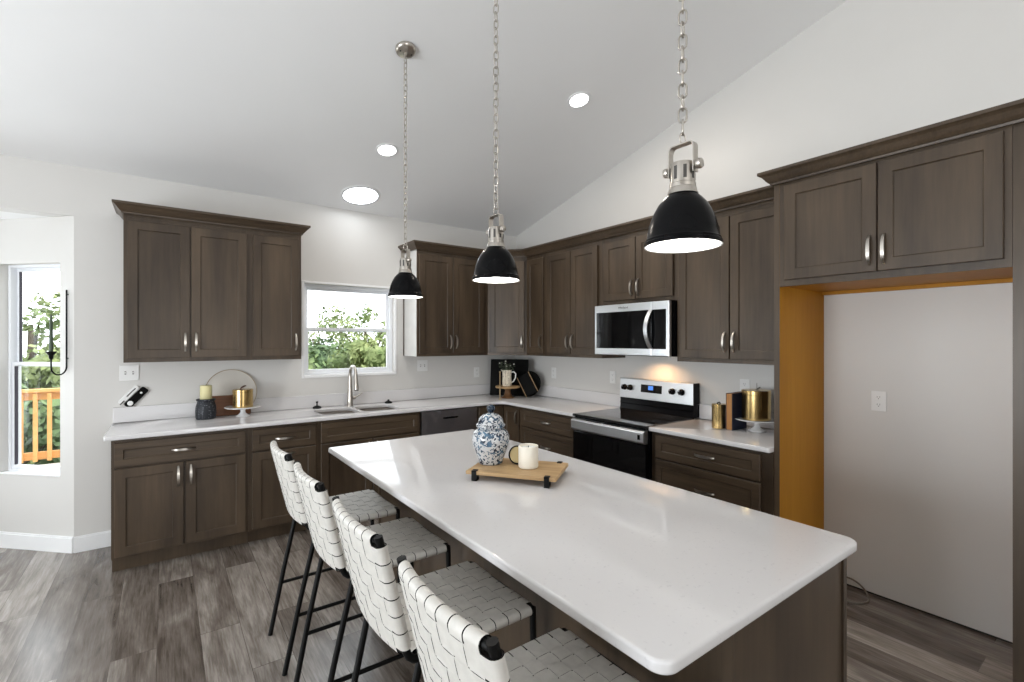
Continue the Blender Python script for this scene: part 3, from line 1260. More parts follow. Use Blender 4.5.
q.rings([[(x, -.012, 1.020), (x, -.088, 1.018), (x, -.076, 1.188), (x, -.060, 1.192), (x, -.012, 1.192)] for x in (.0035, RWd - .0035)])
cp = q.build('control_panel', 'steel', rg, bevel=.004)
for (x0, x1, yf) in ((RWd - .0034, RWd + .0008, -.090), (-.0008, .0034, -.070)):
    q = MB()
    q.box(x0, x1, yf, -.012, .920, 1.191)
    q.build('end_cap', 'black', cp)
tl = math.atan2(.012, .17)


def on_panel(x, z, d=0.0):
    return (x, -.088 + .012 * (z - 1.018) / .17 - d, z)


q = MB()
for (a, c, z0, z1, mi) in ((.240, .455, 1.082, 1.148, 0), (.318, .368, 1.105, 1.140, 1)):
    d = .0015 + .001 * mi
    q.rings([[on_panel(a, z0, -.002), on_panel(c, z0, -.002), on_panel(c, z1, -.002), on_panel(a, z1, -.002)],
             [on_panel(a, z0, d), on_panel(c, z0, d), on_panel(c, z1, d), on_panel(a, z1, d)]], mi=mi)
tag(q.build('display', ['blackglass', 'display'], cp), 'black display with blue digits')
for kx in (.060, .125, .560, .645):
    p = on_panel(kx, 1.112)
    mm = Matrix.Translation(p) @ Matrix.Rotation(R(90) - tl, 4, 'X')
    q = MB()
    q.lathe([(.026, -.002), (.026, .004), (.023, .008), (.021, .028), (.018, .031)], 24, mat=mm)
    q.box(-.005, .005, -.020, .020, .028, .038, mat=mm)
    q.box(-.0018, .0018, .004, .019, .0375, .0392, 1, mat=mm)
    q.build('knob', ['black', 'steel'], cp, smooth=40)

mw = thing('microwave', 'stainless over-the-range microwave with arched handle', 'microwave', (0, -1.6985, 1.402), RW)
MW, MH = .757, .4305
q = MB()
q.box(.003, MW - .003, -.372, -.003, .004, MH)
q.build('body', 'black', mw, bevel=.003)
q = MB()
q.box(0, MW - .160, -.405, -.373, .008, MH - .004)
md = q.build('door', 'steel', mw, bevel=.004)
q = MB()
q.box(MW - .158, MW, -.405, -.373, .008, MH - .004)
mp_ = q.build('control_panel', 'steel', mw, bevel=.004)
q = MB()
q.box(.022, MW - .1605, -.4068, -.404, .062, MH - .066)
q.build('window', 'blackglass', md, bevel=.001)
q = MB()
q.box(MW - .1575, MW - .026, -.4068, -.404, .062, MH - .066)
tag(q.build('keypad', 'blackglass', mp_, bevel=.001), 'black keypad')
q = MB()
n = 18
rs = []
for i in range(n + 1):
    t = -1 + 2 * i / n
    h = .042 * (1 - t * t) + .003
    z = .062 + (MH - .128) * (i / n)
    x = MW - .190 + .012
    rs.append([(x - .017 + .020 * t * t, -.4065 - h - .007, z), (x + .017 + .020 * t * t, -.4065 - h - .007, z), (x + .017 + .020 * t * t, -.4065 - h, z), (x - .017 + .020 * t * t, -.4065 - h, z)])
q.rings(rs)
q.build('handle', 'steel', md, smooth=50)
text_mesh('logo', 'Whirlpool', .024, 'slot', md, ((MW - .16) / 2 + .02, -.4058, MH - .035), (R(90), 0, 0))
q = MB()
q.box(.40, .56, -.20, -.12, .0015, .0045)
q.build('cooktop_lamp', plain('warm_lens', (1, .9, .7), .5, emit=(1, .62, .28), estr=1.2), mw)
lamp('microwave_light', 'AREA', (-.17, -2.12, 1.399), (0, 0, 0), 2.0, (1, .60, .30), shape='RECTANGLE', size=.08, size_y=.16, spread=R(140))

# ------------------------------------------------------------------ island
isl = thing('kitchen_island', 'brown stained island cabinet under the big white top', 'kitchen island', (-2.05, -2.93, 0), 0)
IX0, IX1, IY0, IY1 = -2.385, -1.737, -4.045, -1.822
q = MB()
q.box(IX0 + .008, IX1 - .02, IY0 + .008, IY1, .105, .884)
# end panel with stiles, and the seating side panel
q.box(IX0, IX0 + .008, IY0, IY1, 0, .884)
q.box(IX0 + .0, IX1, IY0, IY0 + .008, 0, .884)
q.box(IX1 - .020, IX1, IY0, IY1, .105, .884)
o = q.build('body', 'wood', isl)
o.location = (2.05, 2.93, 0)
for (x0, x1, y0, y1) in ((IX1 - .024, IX1 + .001, IY0 - .006, IY0), (IX0 - .006, IX0 + .022, IY0 - .006, IY0),
                         (IX0 - .006, IX0, IY0, IY0 + .024), (IX0 - .006, IX0, IY1 - .024, IY1)):
    q = MB()
    q.box(x0, x1, y0, y1, 0, .884)
    o = q.build('corner_trim', 'wood', isl)
    o.location = (2.05, 2.93, 0)
for i in range(4):
    y0 = IY0 + .02 + i * .548
    for (z0, z1, nm) in ((.705, .862, 'drawer'), (.120, .690, 'door')):
        q = MB()
        shaker(q, y0 - IY0, y0 - IY0 + .53, z0, z1, -.001, fw=.05 if nm == 'door' else .04)
        dr = q.build(nm, 'wood' if nm == 'door' else 'woodh', isl)
        dr.location = (IX1 + 2.05, IY0 + 2.93, 0)
        dr.rotation_euler = (0, 0, R(90))
        if nm == 'drawer':
            pull('handle', dr, y0 - IY0 + .265, .783, -.020, False)
        else:
            pull('handle', dr, y0 - IY0 + .49, .60, -.020)
q = MB()
q.box(IX0 + .03, IX1 - .075, IY0 + .02, IY1 - .02, 0, .105)
o = q.build('toe_kick', 'wood', isl)
o.location = (2.05, 2.93, 0)
it = slab('countertop', [roundpoly([(-2.677, -4.078), (-1.703, -4.078), (-1.703, -1.797), (-2.677, -1.797)], [.040, .040, .012, .012], 8)], .8842, .914, 'quartz',
          bevel=.008, bres=3, loc=(-2.19, -2.94, .8842))
tag(it, 'large white quartz island top with rounded corners and seating overhang', 'countertop', 'white quartz countertops')


# ------------------------------------------------------------------ woven counter stools
def weave(mb, P, Lw, Lt, nw, nf, r, gap=.0034, th=.0030, amp=.0014, s0=0.018, t0=0.010):
    """closed straps woven over a rectangular tube frame; P(s,t,n) maps panel coordinates to space.
    warp straps run along t and wrap the end tubes, weft straps run along s and wrap the side tubes"""
    sw = (Lw - 2 * s0) / nw
    tw = (Lt - 2 * t0) / nf
    ws = sw - gap
    wt = tw - gap

    def strap(along, centre, width, length, count, step, start, phase):
        # path in (u, n): top layer, round the far tube, bottom layer, round the near tube
        pts = []
        per = 6
        N = count * per
        us = [0.0] + [start + step * (k + .5) / per for k in range(N)] + [length]

        def off(u, lay):
            c = (u - start) / step
            if c < 0 or c > count:
                return 0
            w = math.cos(PI * (c - .5))
            w = max(-1, min(1, w * 1.9))
            return amp * w * phase if lay else -amp * w * phase
        for u in us:
            pts.append((u, r + th / 2 + .0008 + off(u, True)))
        rr = r + th / 2 + .0008
        for k in range(1, 8):
            a = PI / 2 - PI * k / 8
            pts.append((length + rr * math.cos(a), rr * math.sin(a)))
        for u in us[::-1]:
            pts.append((u, -(r + th / 2 + .0008) + off(u, False)))
        for k in range(1, 8):
            a = -PI / 2 - PI * k / 8
            pts.append((rr * math.cos(a), rr * math.sin(a)))
        m = len(pts)
        rings = []
        for i in range(m):
            a, c = pts[i - 1], pts[(i + 1) % m]
            tx, ty = c[0] - a[0], c[1] - a[1]
            l = math.hypot(tx, ty) or 1
            nx, ny = -ty / l, tx / l
            row = []
            for (w, s) in ((-width / 2, 1), (width / 2, 1), (width / 2, -1), (-width / 2, -1)):
                u = pts[i][0] + nx * s * th / 2
                nn = pts[i][1] + ny * s * th / 2
                row.append(mb.bm.verts.new(P(centre + w, u, nn) if along == 't' else P(u, centre + w, nn)))
            rings.append(row)
        for i in range(m):
            a, c = rings[i], rings[(i + 1) % m]
            for k in range(4):
                f = mb.bm.faces.new((a[k], a[(k + 1) % 4], c[(k + 1) % 4], c[k]))
                f.material_index = 1 if k in (1, 3) else 0
                f.smooth = k in (0, 2)
    for i in range(nw):
        strap('t', s0 + sw * (i + .5), ws, Lt, nf, tw, t0, 1 if i % 2 else -1)
    for j in range(nf):
        strap('s', t0 + tw * (j + .5), wt, Lw, nw, sw, s0, -1 if j % 2 == 0 else 1)


HW = .196                      # half width of the frame (tube centre to tube centre)
TR = .0115
SZ = .640
BX0, BZB, BXT, BZT = -.232, .672, -.308, .992


def back_pt(s, t, n):
    """s across (0 .. 2*HW), t up the back (0 .. L), n outwards (towards the rear)"""
    L = math.hypot(BXT - BX0, BZT - BZB)
    ux, uz = (BXT - BX0) / L, (BZT - BZB) / L
    v = (s - HW) / HW
    bow = -.022 * (1 - v * v)
    nx, nz = -uz, ux
    return Vector((BX0 + ux * t + nx * n + bow, HW - s, BZB + uz * t + nz * n))


def seat_pt(s, t, n):
    """s across, t from the rear to the front"""
    v = (s - HW) / HW
    return Vector((-.195 + t, HW - s, SZ + n - .004 * (1 - v * v)))


BL_ = math.hypot(BXT - BX0, BZT - BZB)


def make_stool():
    root = thing('counter_stool', 'x', 'stool', (0, 0, 0), 0, 'woven leather counter stools along the island')
    q = MB()
    for s in (0, 2 * HW):
        y = HW - s
        pth = [tuple(back_pt(s, BL_ + .014, 0)), tuple(back_pt(s, BL_ * .6, 0)), tuple(back_pt(s, .0, 0))]
        pth += [(-.225, y, .655), (-.212, y, .643), (-.190, y, .638), (-.17, y, SZ), (.0, y, SZ), (.214, y, SZ)]
        q.tube(pth, TR, 10)
    q.tube([tuple(back_pt(2 * HW * k / 12, BL_, 0)) for k in range(13)], TR * .9, 10)
    q.tube([tuple(back_pt(2 * HW * k / 12, .0, 0)) for k in range(13)], TR * .9, 10)
    q.tube([(.212, -HW, SZ), (.212, HW, SZ)], TR, 10)
    q.tube([(-.190, -HW, SZ - .001), (-.190, HW, SZ - .001)], TR * .9, 10)
    q.build('frame', 'blackmetal', root, smooth=60)
    # legs
    for sy in (-1, 1):
        y = sy * HW
        q = MB()
        q.tube([(-.190, y, SZ - .004), (-.262, y * .965, .32), (-.327, y * .93, .0)], .0112, 10)
        q.build('leg', 'blackmetal', root, smooth=60)
        q = MB()
        q.tube([(.212, y, SZ + .006), (.222, y * .985, .32), (.236, y * .965, .0)], .0112, 10)
        q.build('leg', 'blackmetal', root, smooth=60)
        q = MB()
        zf = .255
        xr = -.190 + (-.327 + .190) * (SZ - zf) / SZ
        q.tube([(xr, y * .955, zf), (.225, y * .98, zf)], .0088, 8)
        q.build('stretcher', 'blackmetal', root, smooth=60)
    q = MB()
    q.tube([(.228, -HW * .975, .20), (.228, HW * .975, .20)], .0085, 8)
    q.build('footrest', 'blackmetal', root, smooth=60)
    q = MB()
    weave(q, back_pt, 2 * HW, BL_, 8, 6, TR)
    q.build('backrest', ['leather', 'leatheredge'], root, smooth=45)
    q = MB()
    weave(q, seat_pt, 2 * HW, .405, 8, 8, TR)
    q.build('seat', ['leather', 'leatheredge'], root, smooth=45)
    return root


stool0 = make_stool()
SX = -2.665
slabels = ['white woven leather counter stool farthest from the camera, at the sink end of the island',
           'white woven counter stool second from the sink end of the island',
           'white woven counter stool third from the sink end, its whole back showing',
           'white woven counter stool closest to the camera, its back cut by the picture bottom']
for i, (sy, lab) in enumerate(zip((-2.076, -2.622, -3.203, -3.747), slabels)):
    s = stool0 if i == 0 else copy_tree(stool0)
    s.location = (SX, sy, 0)
    s['label'] = lab


# ------------------------------------------------------------------ pendants and ceiling lights
def ceil_z(y):
    return Z0 - SL * y


def link_pts(L, w, n=7):
    pts = []
    for i in range(n + 1):
        a = -PI / 2 + PI * i / n
        pts.append((w * math.cos(a), 0, L / 2 - w + w * math.sin(a) + 0))
    out = [(w * math.cos(PI * i / n), 0, L / 2 - w + w * math.sin(PI * i / n)) for i in range(n + 1)]
    out += [(w * math.cos(PI + PI * i / n), 0, -L / 2 + w + w * math.sin(PI + PI * i / n)) for i in range(n + 1)]
    return out


def pendant(x, y, label):
    zb = 1.788
    t = thing('pendant_lamp', label, 'pendant light', (x, y, zb), 0, 'black dome pendant lamps over the island')
    top = ceil_z(y) - zb
    q = MB()
    prof = [(.1035, .0), (.1035, .010), (.100, .013), (.100, .018), (.0965, .022), (.094, .042), (.0875, .068), (.078, .092), (.0655, .115), (.052, .131), (.042, .140), (.039, .143)]
    q.lathe(prof, 48, cap0=False, cap1=True)
    sh = q.build('shade', 'shade', t, smooth=35)
    q = MB()
    q.lathe([(.1035, .0), (.0985, .001), (.0955, .020), (.092, .042), (.0855, .067), (.076, .090), (.0635, .113), (.050, .129), (.036, .137), (.02, .139)], 48, cap0=False, cap1=True)
    tag(q.build('shade_lining', 'shadein', sh, smooth=40), 'white inside of the shade')
    q = MB()
    q.lathe([(.012, .135), (.018, .118), (.030, .090), (.041, .062), (.043, .045), (.036, .026), (.022, .015), (.008, .012)], 24)
    q.build('bulb', 'bulb', t, smooth=60)
    q = MB()
    q.lathe([(.042, .143), (.0395, .150), (.0375, .158), (.0365, .160), (.0350, .162), (.0350, .172), (.0330, .174), (.0330, .226), (.0305, .230), (.010, .232)], 32)
    for k in range(8):
        a = 2 * PI * k / 8
        mm = Matrix.Rotation(a, 4, 'Z')
        q.box(.0325, .0335, -.0045, .0045, .182, .218, 1, mat=mm)
    q.build('neck', ['nickel', 'slot'], t, smooth=35)
    q = MB()
    for (w0, w1) in ((.0365, .0395),):
        out = [(w1, .198), (w1, .266)] + [(w1 - .012 + .012 * math.cos(a), .266 + .018 * math.sin(a)) for a in [PI / 2 * k / 5 for k in range(6)]]
        full = out + [(-x_, z_) for x_, z_ in out[::-1]]
        inn = [(x_ * .925, z_ - (.003 if z_ > .27 else 0)) for x_, z_ in full]
        rs = []
        for (ox, oz), (ix, iz) in zip(full, inn):
            rs.append([(ox, -.0115, oz), (ox, .0115, oz), (ix, .0115, iz), (ix, -.0115, iz)])
        q.rings(rs)
    yk = q.build('yoke', 'nickel', t, smooth=40)
    yk.rotation_euler = (0, 0, R(-88))
    for s in (-1, 1):
        q = MB()
        mm = Matrix.Rotation(s * R(90), 4, 'Y')
        q.lathe([(.004, .034), (.004, .043), (.0125, .044), (.014, .050), (.0125, .057), (.005, .060)], 16, c=(0, 0, 0), mat=Matrix.Translation((0, 0, .217)) @ mm)
        q.build('thumb_screw', 'nickel', yk, smooth=40)
    q = MB()
    q.tube([(.013 * math.cos(2 * PI * k / 16), 0, .299 + .015 * math.sin(2 * PI * k / 16)) for k in range(16)], .0022, 6, closed=True)
    L, w, pitch = .0415, .0105, .0340
    z = .299 + .015 + L / 2 - .004
    k = 0
    while z + L / 2 < top - .016:
        rz = R(25 + rnd.uniform(-12, 12)) + (PI / 2 if k % 2 else 0)
        mm = Matrix.Translation((0, 0, z)) @ Matrix.Rotation(rz, 4, 'Z')
        q.tube([mm @ Vector(p) for p in link_pts(L, w)], .0027, 6, closed=True)
        z += pitch
        k += 1
    q.build('chain', 'nickel', t, smooth=60)
    q = MB()
    ang = math.atan(SL)
    mm = Matrix.Translation((0, 0, top)) @ Matrix.Rotation(math.atan(-SL), 4, 'X')
    q.lathe([(.060, -.001), (.060, -.010), (.057, -.018), (.046, -.026), (.022, -.031), (.010, -.034), (.008, -.046), (.004, -.048)], 40, mat=mm)
    for sx in (-1, 1):
        q.lathe([(.006, -.0240), (.006, -.0285), (.004, -.030)], 12, c=(sx * .034, 0, 0), mi=1, mat=mm)
    q.build('canopy', ['nickel', 'slot'], t, smooth=40)
    lamp('pendant_bulb', 'POINT', (x, y, zb + .030), (0, 0, 0), 4.5, (1, .95, .88), shadow_soft_size=.035)


pendant(-2.27, -1.951, 'black dome pendant farthest from the camera, whole chain and canopy in view')
pendant(-2.27, -2.914, 'middle black dome pendant hanging over the island center')
pendant(-2.27, -3.838, 'black dome pendant closest to the camera, in front of the range wall cabinets')


def recessed(x, y, rad, name, label, mat, energy, col, depth=.012, tr=.018):
    z = ceil_z(y)
    tilt = math.atan(-SL)
    t = thing(name, label, 'ceiling light', (x, y, z), 0, None, rot=(tilt, 0, 0))
    q = MB()
    q.lathe([(rad + tr, .001), (rad + tr, -.004), (rad + tr * .5, -.008), (rad, -.006), (rad - .004, .001)], 48, cap0=False, cap1=False)
    q.build('trim_ring', 'trim', t, smooth=40)
    q = MB()
    q.lathe([(rad + .001, -.0020), (rad * .7, -.0045), (rad * .3, -.0060), (.001, -.0065)], 48, cap0=False)
    q.build('lens', mat, t, smooth=60)
    if name == 'tubular_skylight':
        q = MB()
        q.lathe([(rad - .002, -.0040), (rad - .002, -.0095), (rad + .004, -.0095), (rad + .004, -.0060)], 48, cap0=False, cap1=False)
        tag(q.build('gasket_ring', plain('grey_gasket', (.22, .22, .23), .6, mott=.05), t, smooth=40), 'thin grey ring')
    o = lamp(name + '_light', 'AREA', (x, y, z - .012), (tilt, 0, 0), energy, col, shape='DISK', size=rad * 2)
    return t


recessed(-2.013, -1.002, .070, 'recessed_light', 'lit recessed ceiling light beside the farthest pendant chain', 'lens', 8, (1, .90, .78))
recessed(-.962, -2.078, .070, 'recessed_light', 'lit recessed ceiling light nearer the sloped gable wall', 'lens', 8, (1, .90, .78))
recessed(-1.985, -.290, .158, 'tubular_skylight', 'large round tubular skylight above the sink window wall', 'skylens', 2.0, (.90, .95, 1.0), tr=.020)

# ------------------------------------------------------------------ things on the island
TX, TY = (-2.369 - 1.907) / 2, (-2.818 - 2.987) / 2
TA = math.atan2(-.319, .233)
TL, TW = .405, .270
tz = .9145
tr_ = thing('serving_tray', 'rectangular mango wood riser tray on black iron feet on the island', 'tray', (TX, TY, tz - .0003), TA)
q = MB()
q.box(-TL / 2, TL / 2, -TW / 2, TW / 2, .026, .042)
q.build('board', 'tray', tr_, bevel=.003)
for sx in (-1, 1):
    for sy in (-1, 1):
        q = MB()
        x = sx * (TL / 2 - .040)
        y = sy * (TW / 2)
        q.box(x - .011, x + .011, min(y, y + sy * .004), max(y, y + sy * .004), .0, .0445)
        q.box(x - .011, x + .011, min(y - sy * .024, y + sy * .004), max(y - sy * .024, y + sy * .004), .0421, .0450)
        q.box(x - .011, x + .011, min(y - sy * .03, y + sy * .004), max(y - sy * .03, y + sy * .004), .0, .004)
        q.box(x - .011, x + .011, min(y - sy * .03, y - sy * .026), max(y - sy * .03, y - sy * .026), .003, .0262)
        q.build('foot', 'blackmetal', tr_)
tt = tz + .0418
jr = thing('ginger_jar', 'blue and white porcelain ginger jar with lid standing on wooden tray', 'jar', (-2.203, -2.772, tt), 0)
q = MB()
q.lathe([(.052, 0), (.056, .003), (.0575, .012), (.064, .035), (.0745, .062), (.0835, .088), (.0875, .112), (.0860, .130), (.0790, .146), (.0660, .158), (.0560, .163), (.054, .170)], 48)
q.build('body', 'jar', jr, smooth=50)
q = MB()
q.lathe([(.060, .1695), (.0665, .1705), (.0690, .176), (.0680, .180), (.0610, .184), (.0585, .192), (.0550, .204), (.0470, .217), (.0340, .227), (.0190, .232), (.014, .234)], 48)
jl = q.build('lid', 'jar', jr, smooth=50)
q = MB()
q.lathe([(.012, .233), (.0125, .240), (.0185, .247), (.0200, .256), (.0165, .266), (.008, .272), (.001, .273)], 24)
tag(q.build('finial', 'jarblue', jl, smooth=60), 'cobalt blue knob')
cd = thing('jar_candle', 'white jar candle standing on the wooden island tray', 'candle', (-2.110, -2.938, tt), 0)
q = MB()
q.lathe([(.039, 0), (.0435, .003), (.0445, .010), (.0445, .096), (.0435, .099), (.0415, .098), (.0410, .088)], 40, cap1=False)
q.build('vessel', 'wax', cd, smooth=40)
q = MB()
q.lathe([(.0415, .078), (.0412, .0882), (.02, .0865), (.002, .087)], 40)
q.build('wax', 'ceramic', cd, smooth=40)
q = MB()
q.tube([(0, 0, .086), (.001, 0, .097)], .0014, 6)
q.build('wick', 'black', cd)
# its lid leaning on the side nearer the jar
cl = thing('candle_lid', 'round gold candle lid with dark rim leaning behind the white candle', 'candle lid', (-2.1115, -2.8620, tt), 0)
cl.rotation_euler = (0, 0, R(215))
mm = Matrix.Translation((.004, 0, .0420)) @ Matrix.Rotation(R(80), 4, 'Y')
q = MB()
q.lathe([(.0400, -.003), (.0405, .000), (.0385, .004), (.001, .0045)], 36, mat=mm)
q.build('disc', plain('dull_gold', (.30, .23, .11), .5, .6, mott=.1), cl, smooth=40)
q = MB()
q.lathe([(.0365, -.006), (.0430, -.006), (.0430, .0055), (.0365, .0055)], 36, mat=mm, cap0=False, cap1=False)
tag(q.build('rim', 'boardblk', cl, smooth=40), 'dark rim')

# ------------------------------------------------------------------ counter beside the bay
vs = thing('vase', 'black dotted clay pot holding a yellow candle on the counter', 'vase', (-3.172, -.185, CZ1), 0)
q = MB()
q.lathe([(.060, 0), (.066, .004), (.0695, .020), (.0705, .060), (.0680, .100), (.0590, .130), (.0550, .140), (.0640, .143), (.0660, .148), (.0660, .156), (.060, .158), (.050, .152)], 40)
q.build('body', 'vase', vs, smooth=40)
pc = MB()
pc.lathe([(.039, .1530), (.0405, .156), (.0405, .258), (.0385, .262), (.004, .259)], 32)
pc.tube([(0, 0, .258), (.001, 0, .270)], .0013, 6, mi=1)
o = pc.build('pillar_candle', ['waxy', 'black'], smooth=40)
o.location = (-3.172, -.185, CZ1 + .0002)
tag(o, 'pale yellow pillar candle sitting in the black dotted pot', 'candle')

# boards leaning on the backsplash
lean = R(14)
wb = MB()
wb.box(-.155, .155, -.010, .010, 0, .165)
o = wb.build('cutting_board', 'walnut', bevel=.005)
o.location = (-3.005, -.107, CZ1 + .002)
o.rotation_euler = (-lean, 0, 0)
tag(o, 'walnut brown rectangular cutting board propped behind the black pot', 'cutting board', 'boards leaning behind the counter decor')
rt_ = thing('round_tray', 'large pale round board with thin tan rim propped against the wall', 'round board', (-2.985, -.0835, CZ1 + .001), 0, 'boards leaning behind the counter decor',
            rot=(R(-13), 0, 0))
rr_ = .190
mm = Matrix.Translation((0, 0, rr_)) @ Matrix.Rotation(R(90), 4, 'X')
q = MB()
q.lathe([(rr_ - .004, -.006), (rr_ - .004, .006), (.001, .0062)], 64, mat=mm)
q.build('disc', 'cream', rt_, smooth=40)
q = MB()
q.lathe([(rr_ - .005, -.007), (rr_, -.007), (rr_, .0085), (rr_ - .005, .0085)], 64, mat=mm, cap0=False, cap1=False)
tag(q.build('rim', 'tan', rt_, smooth=40), 'thin tan rim')


def cake_stand(x, y, rad, h, label):
    t = thing('cake_stand', label, 'cake stand', (x, y, CZ1), 0, 'white pedestal cake stands')
    q = MB()
    q.lathe([(.052, 0), (.054, .004), (.040, .012), (.022, .026), (.0175, .040), (.021, h - .012), (.034, h - .004)], 36)
    q.build('pedestal', 'ceramic', t, smooth=50)
    q = MB()
    q.lathe([(.030, h - .006), (rad - .02, h - .002), (rad, h + .004), (rad, h + .009), (rad - .006, h + .007), (.002, h + .004)], 48)
    q.build('plate', 'ceramic', t, smooth=50)
    return h + .0042


def canister(x, y, z, rad, h, label, tab):
    t = thing('canister', label, 'canister', (x, y, z), 0, 'brushed gold canisters')
    q = MB()
    q.lathe([(rad - .003, 0), (rad, .003), (rad, h * .84), (rad - .002, h * .84 + .001)], 48)
    q.build('body', 'gold', t, smooth=40)
    q = MB()
    q.lathe([(rad - .002, h * .84 + .001), (rad + .0012, h * .84 + .002), (rad + .0012, h - .003), (rad - .002, h), (.002, h + .002)], 48)
    ld = q.build('lid', 'gold', t, smooth=40)
    if tab == 'leather':
        q = MB()
        q.tube([(-.018, 0, h + .001), (-.010, -.002, h + .013), (.008, -.003, h + .024), (.024, -.004, h + .028)], .006, 8, rr=[.004, .006, .007, .003])
        tag(q.build('lid_tab', 'leath2', ld, smooth=60), 'brown leather tab')
    elif tab == 'twig':
        q = MB()
        q.tube([(-.03, -.02, h + .001), (-.03, -.02, h + .05)], .0022, 6)
        q.tube([(.0, -.0, h + .001), (.035, -.01, h + .018)], .0035, 6)
        tag(q.build('lid_pull', 'cord', ld, smooth=60), 'thin grey lid pull')
    else:
        q = MB()
        q.tube([(-.02, 0, h + .001), (-.012, 0, h + .010), (.010, 0, h + .010), (.018, 0, h + .001)], .004, 8)
        tag(q.build('lid_pull', 'boardblk', ld, smooth=60), 'small dark lid pull')


ph = cake_stand(-2.920, -.205, .132, .070, 'white cake stand under the canister near the walnut board')
canister(-2.920, -.205, CZ1 + ph, .074, .145, 'gold canister with leather tab on the cake stand near the bay', 'leather')

# ------------------------------------------------------------------ corner arrangement
UPZ = CZ1 + .001
S2 = math.sqrt(.5)


def diag(u, d):
    """u: along the diagonal face seen from the room (to the right), d: distance out of the corner"""
    return (-S2 * d + S2 * u, -S2 * d - S2 * u)


p = diag(-.015, .440)
o = MB()
o.box(-.215, .215, -.011, .011, 0, .405)
o = o.build('cutting_board', 'boardblk', bevel=.004)
o.location = (p[0], p[1], UPZ + .002)
o.rotation_euler = (R(-9), 0, R(-45))
tag(o, 'big square black board propped across the corner behind the pitcher', 'cutting board', 'black boards in the corner')
p = diag(.205, .500)
rb = thing('cutting_board', 'round black board leaning at the back of the corner, nearest the range', 'cutting board', (p[0], p[1], UPZ), 0, 'black boards in the corner', rot=(R(-12), 0, R(-60)))
mm = Matrix.Translation((0, 0, .142)) @ Matrix.Rotation(R(90), 4, 'X')
q = MB()
q.lathe([(.138, -.009), (.1415, -.006), (.1415, .006), (.138, .009), (.001, .0092)], 48, mat=mm)
q.build('disc', 'boardblk', rb, smooth=40)
p = diag(.265, .600)
pb = thing('cutting_board', 'tilted black paddle board with pale wooden edges in the corner', 'cutting board', (p[0], p[1], UPZ + .005), 0, 'black boards in the corner', rot=(R(-11), 0, R(-50)))
mm = Matrix.Translation((0, 0, .033)) @ Matrix.Rotation(R(-29), 4, 'Y')
q = MB()
q.box(-.066, .066, -.008, .008, 0, .235, mat=mm)
q.build('board', 'boardblk', pb, bevel=.003)
q = MB()
q.box(-.0725, -.066, -.0085, .0085, 0, .235, mat=mm)
q.box(.066, .0725, -.0085, .0085, 0, .235, mat=mm)
tag(q.build('edge_band', 'stand', pb), 'pale wooden edges')
p = diag(.008, .655)
ws = thing('cake_stand', 'brown wooden pedestal stand under the speckled pitcher', 'pedestal stand', (p[0], p[1], CZ1), R(-45))
q = MB()
q.lathe([(.068, 0), (.070, .010), (.050, .020), (.034, .050), (.028, .085), (.040, .104), (.058, .1085)], 36)
q.build('pedestal', 'darkst', ws, smooth=45)
q = MB()
q.lathe([(.062, .108), (.128, .110), (.132, .116), (.132, .126), (.128, .129), (.002, .1285)], 48)
q.build('top', 'stand', ws, smooth=45)
pi_ = thing('pitcher', 'cream speckled pitcher filled with dried greenery on the wooden pedestal', 'pitcher', (p[0] - .012, p[1] - .002, CZ1 + .1288), R(-38))
q = MB()
q.lathe([(.046, 0), (.049, .004), (.050, .05), (.0475, .10), (.0485, .150), (.0525, .172), (.050, .172), (.045, .150), (.044, .10)], 36, cap1=False)
q.build('body', 'pitcher', pi_, smooth=45)
q = MB()
q.tube([(.048, 0, .148), (.075, 0, .152), (.095, 0, .130), (.090, 0, .085), (.070, 0, .050), (.048, 0, .036)], .0065, 10)
q.build('handle', 'ceramic', pi_, smooth=60)
q = MB()
q.rings([[(-.044, -.014, .168), (-.044, .014, .168), (-.049, .012, .150), (-.049, -.012, .150)], [(-.066, -.004, .178), (-.066, .004, .178), (-.062, .004, .170), (-.062, -.004, .170)]])
q.build('spout', 'pitcher', pi_)
gr = thing('greenery', 'dark dried greenery with small white blossoms standing in the pitcher', 'dried flowers', (p[0] - .012, p[1] - .002, CZ1 + .30), 0)
q = MB()
f = MB()
for k in range(22):
    a = rnd.uniform(0, 2 * PI)
    l = rnd.uniform(.05, .115)
    sp = rnd.uniform(.15, .9)
    tip = Vector((math.cos(a) * sp * l, math.sin(a) * sp * l * .8, l * (1.05 - sp * .5)))
    basep = Vector((math.cos(a) * .02, math.sin(a) * .02, -.12))
    q.tube([basep, basep.lerp(tip, .6) + Vector((0, 0, .01)), tip], .0012, 5)
    for j in range(7):
        c = basep.lerp(tip, .62 + .38 * j / 6)
        dr_ = Vector((rnd.uniform(-1, 1), rnd.uniform(-1, 1), rnd.uniform(-.3, 1))).normalized()
        sd = dr_.orthogonal().normalized() * .008
        le = .026
        vsx = [q.bm.verts.new(c), q.bm.verts.new(c + dr_ * le * .5 + sd), q.bm.verts.new(c + dr_ * le), q.bm.verts.new(c + dr_ * le * .5 - sd)]
        q.bm.faces.new(vsx)
    if k % 3 == 0:
        f.lathe([(.002, -.005), (.008, -.002), (.009, .003), (.003, .007)], 8, c=tip)
q.build('stems', 'posy', gr)
tag(f.build('blossoms', 'petal', gr, smooth=60), 'small white blossoms')
p2 = diag(-.050, .800)
o = MB()
o.lathe([(.020, 0), (.020, .004), (.006, .008), (.0055, .280), (.008, .284), (.008, .292), (.002, .296)], 16)
o = o.build('candlestick', 'tan', smooth=40)
o.location = (p2[0], p2[1], CZ1)
tag(o, 'thin pale wooden rod on a small foot before the black square board', 'wooden rod')

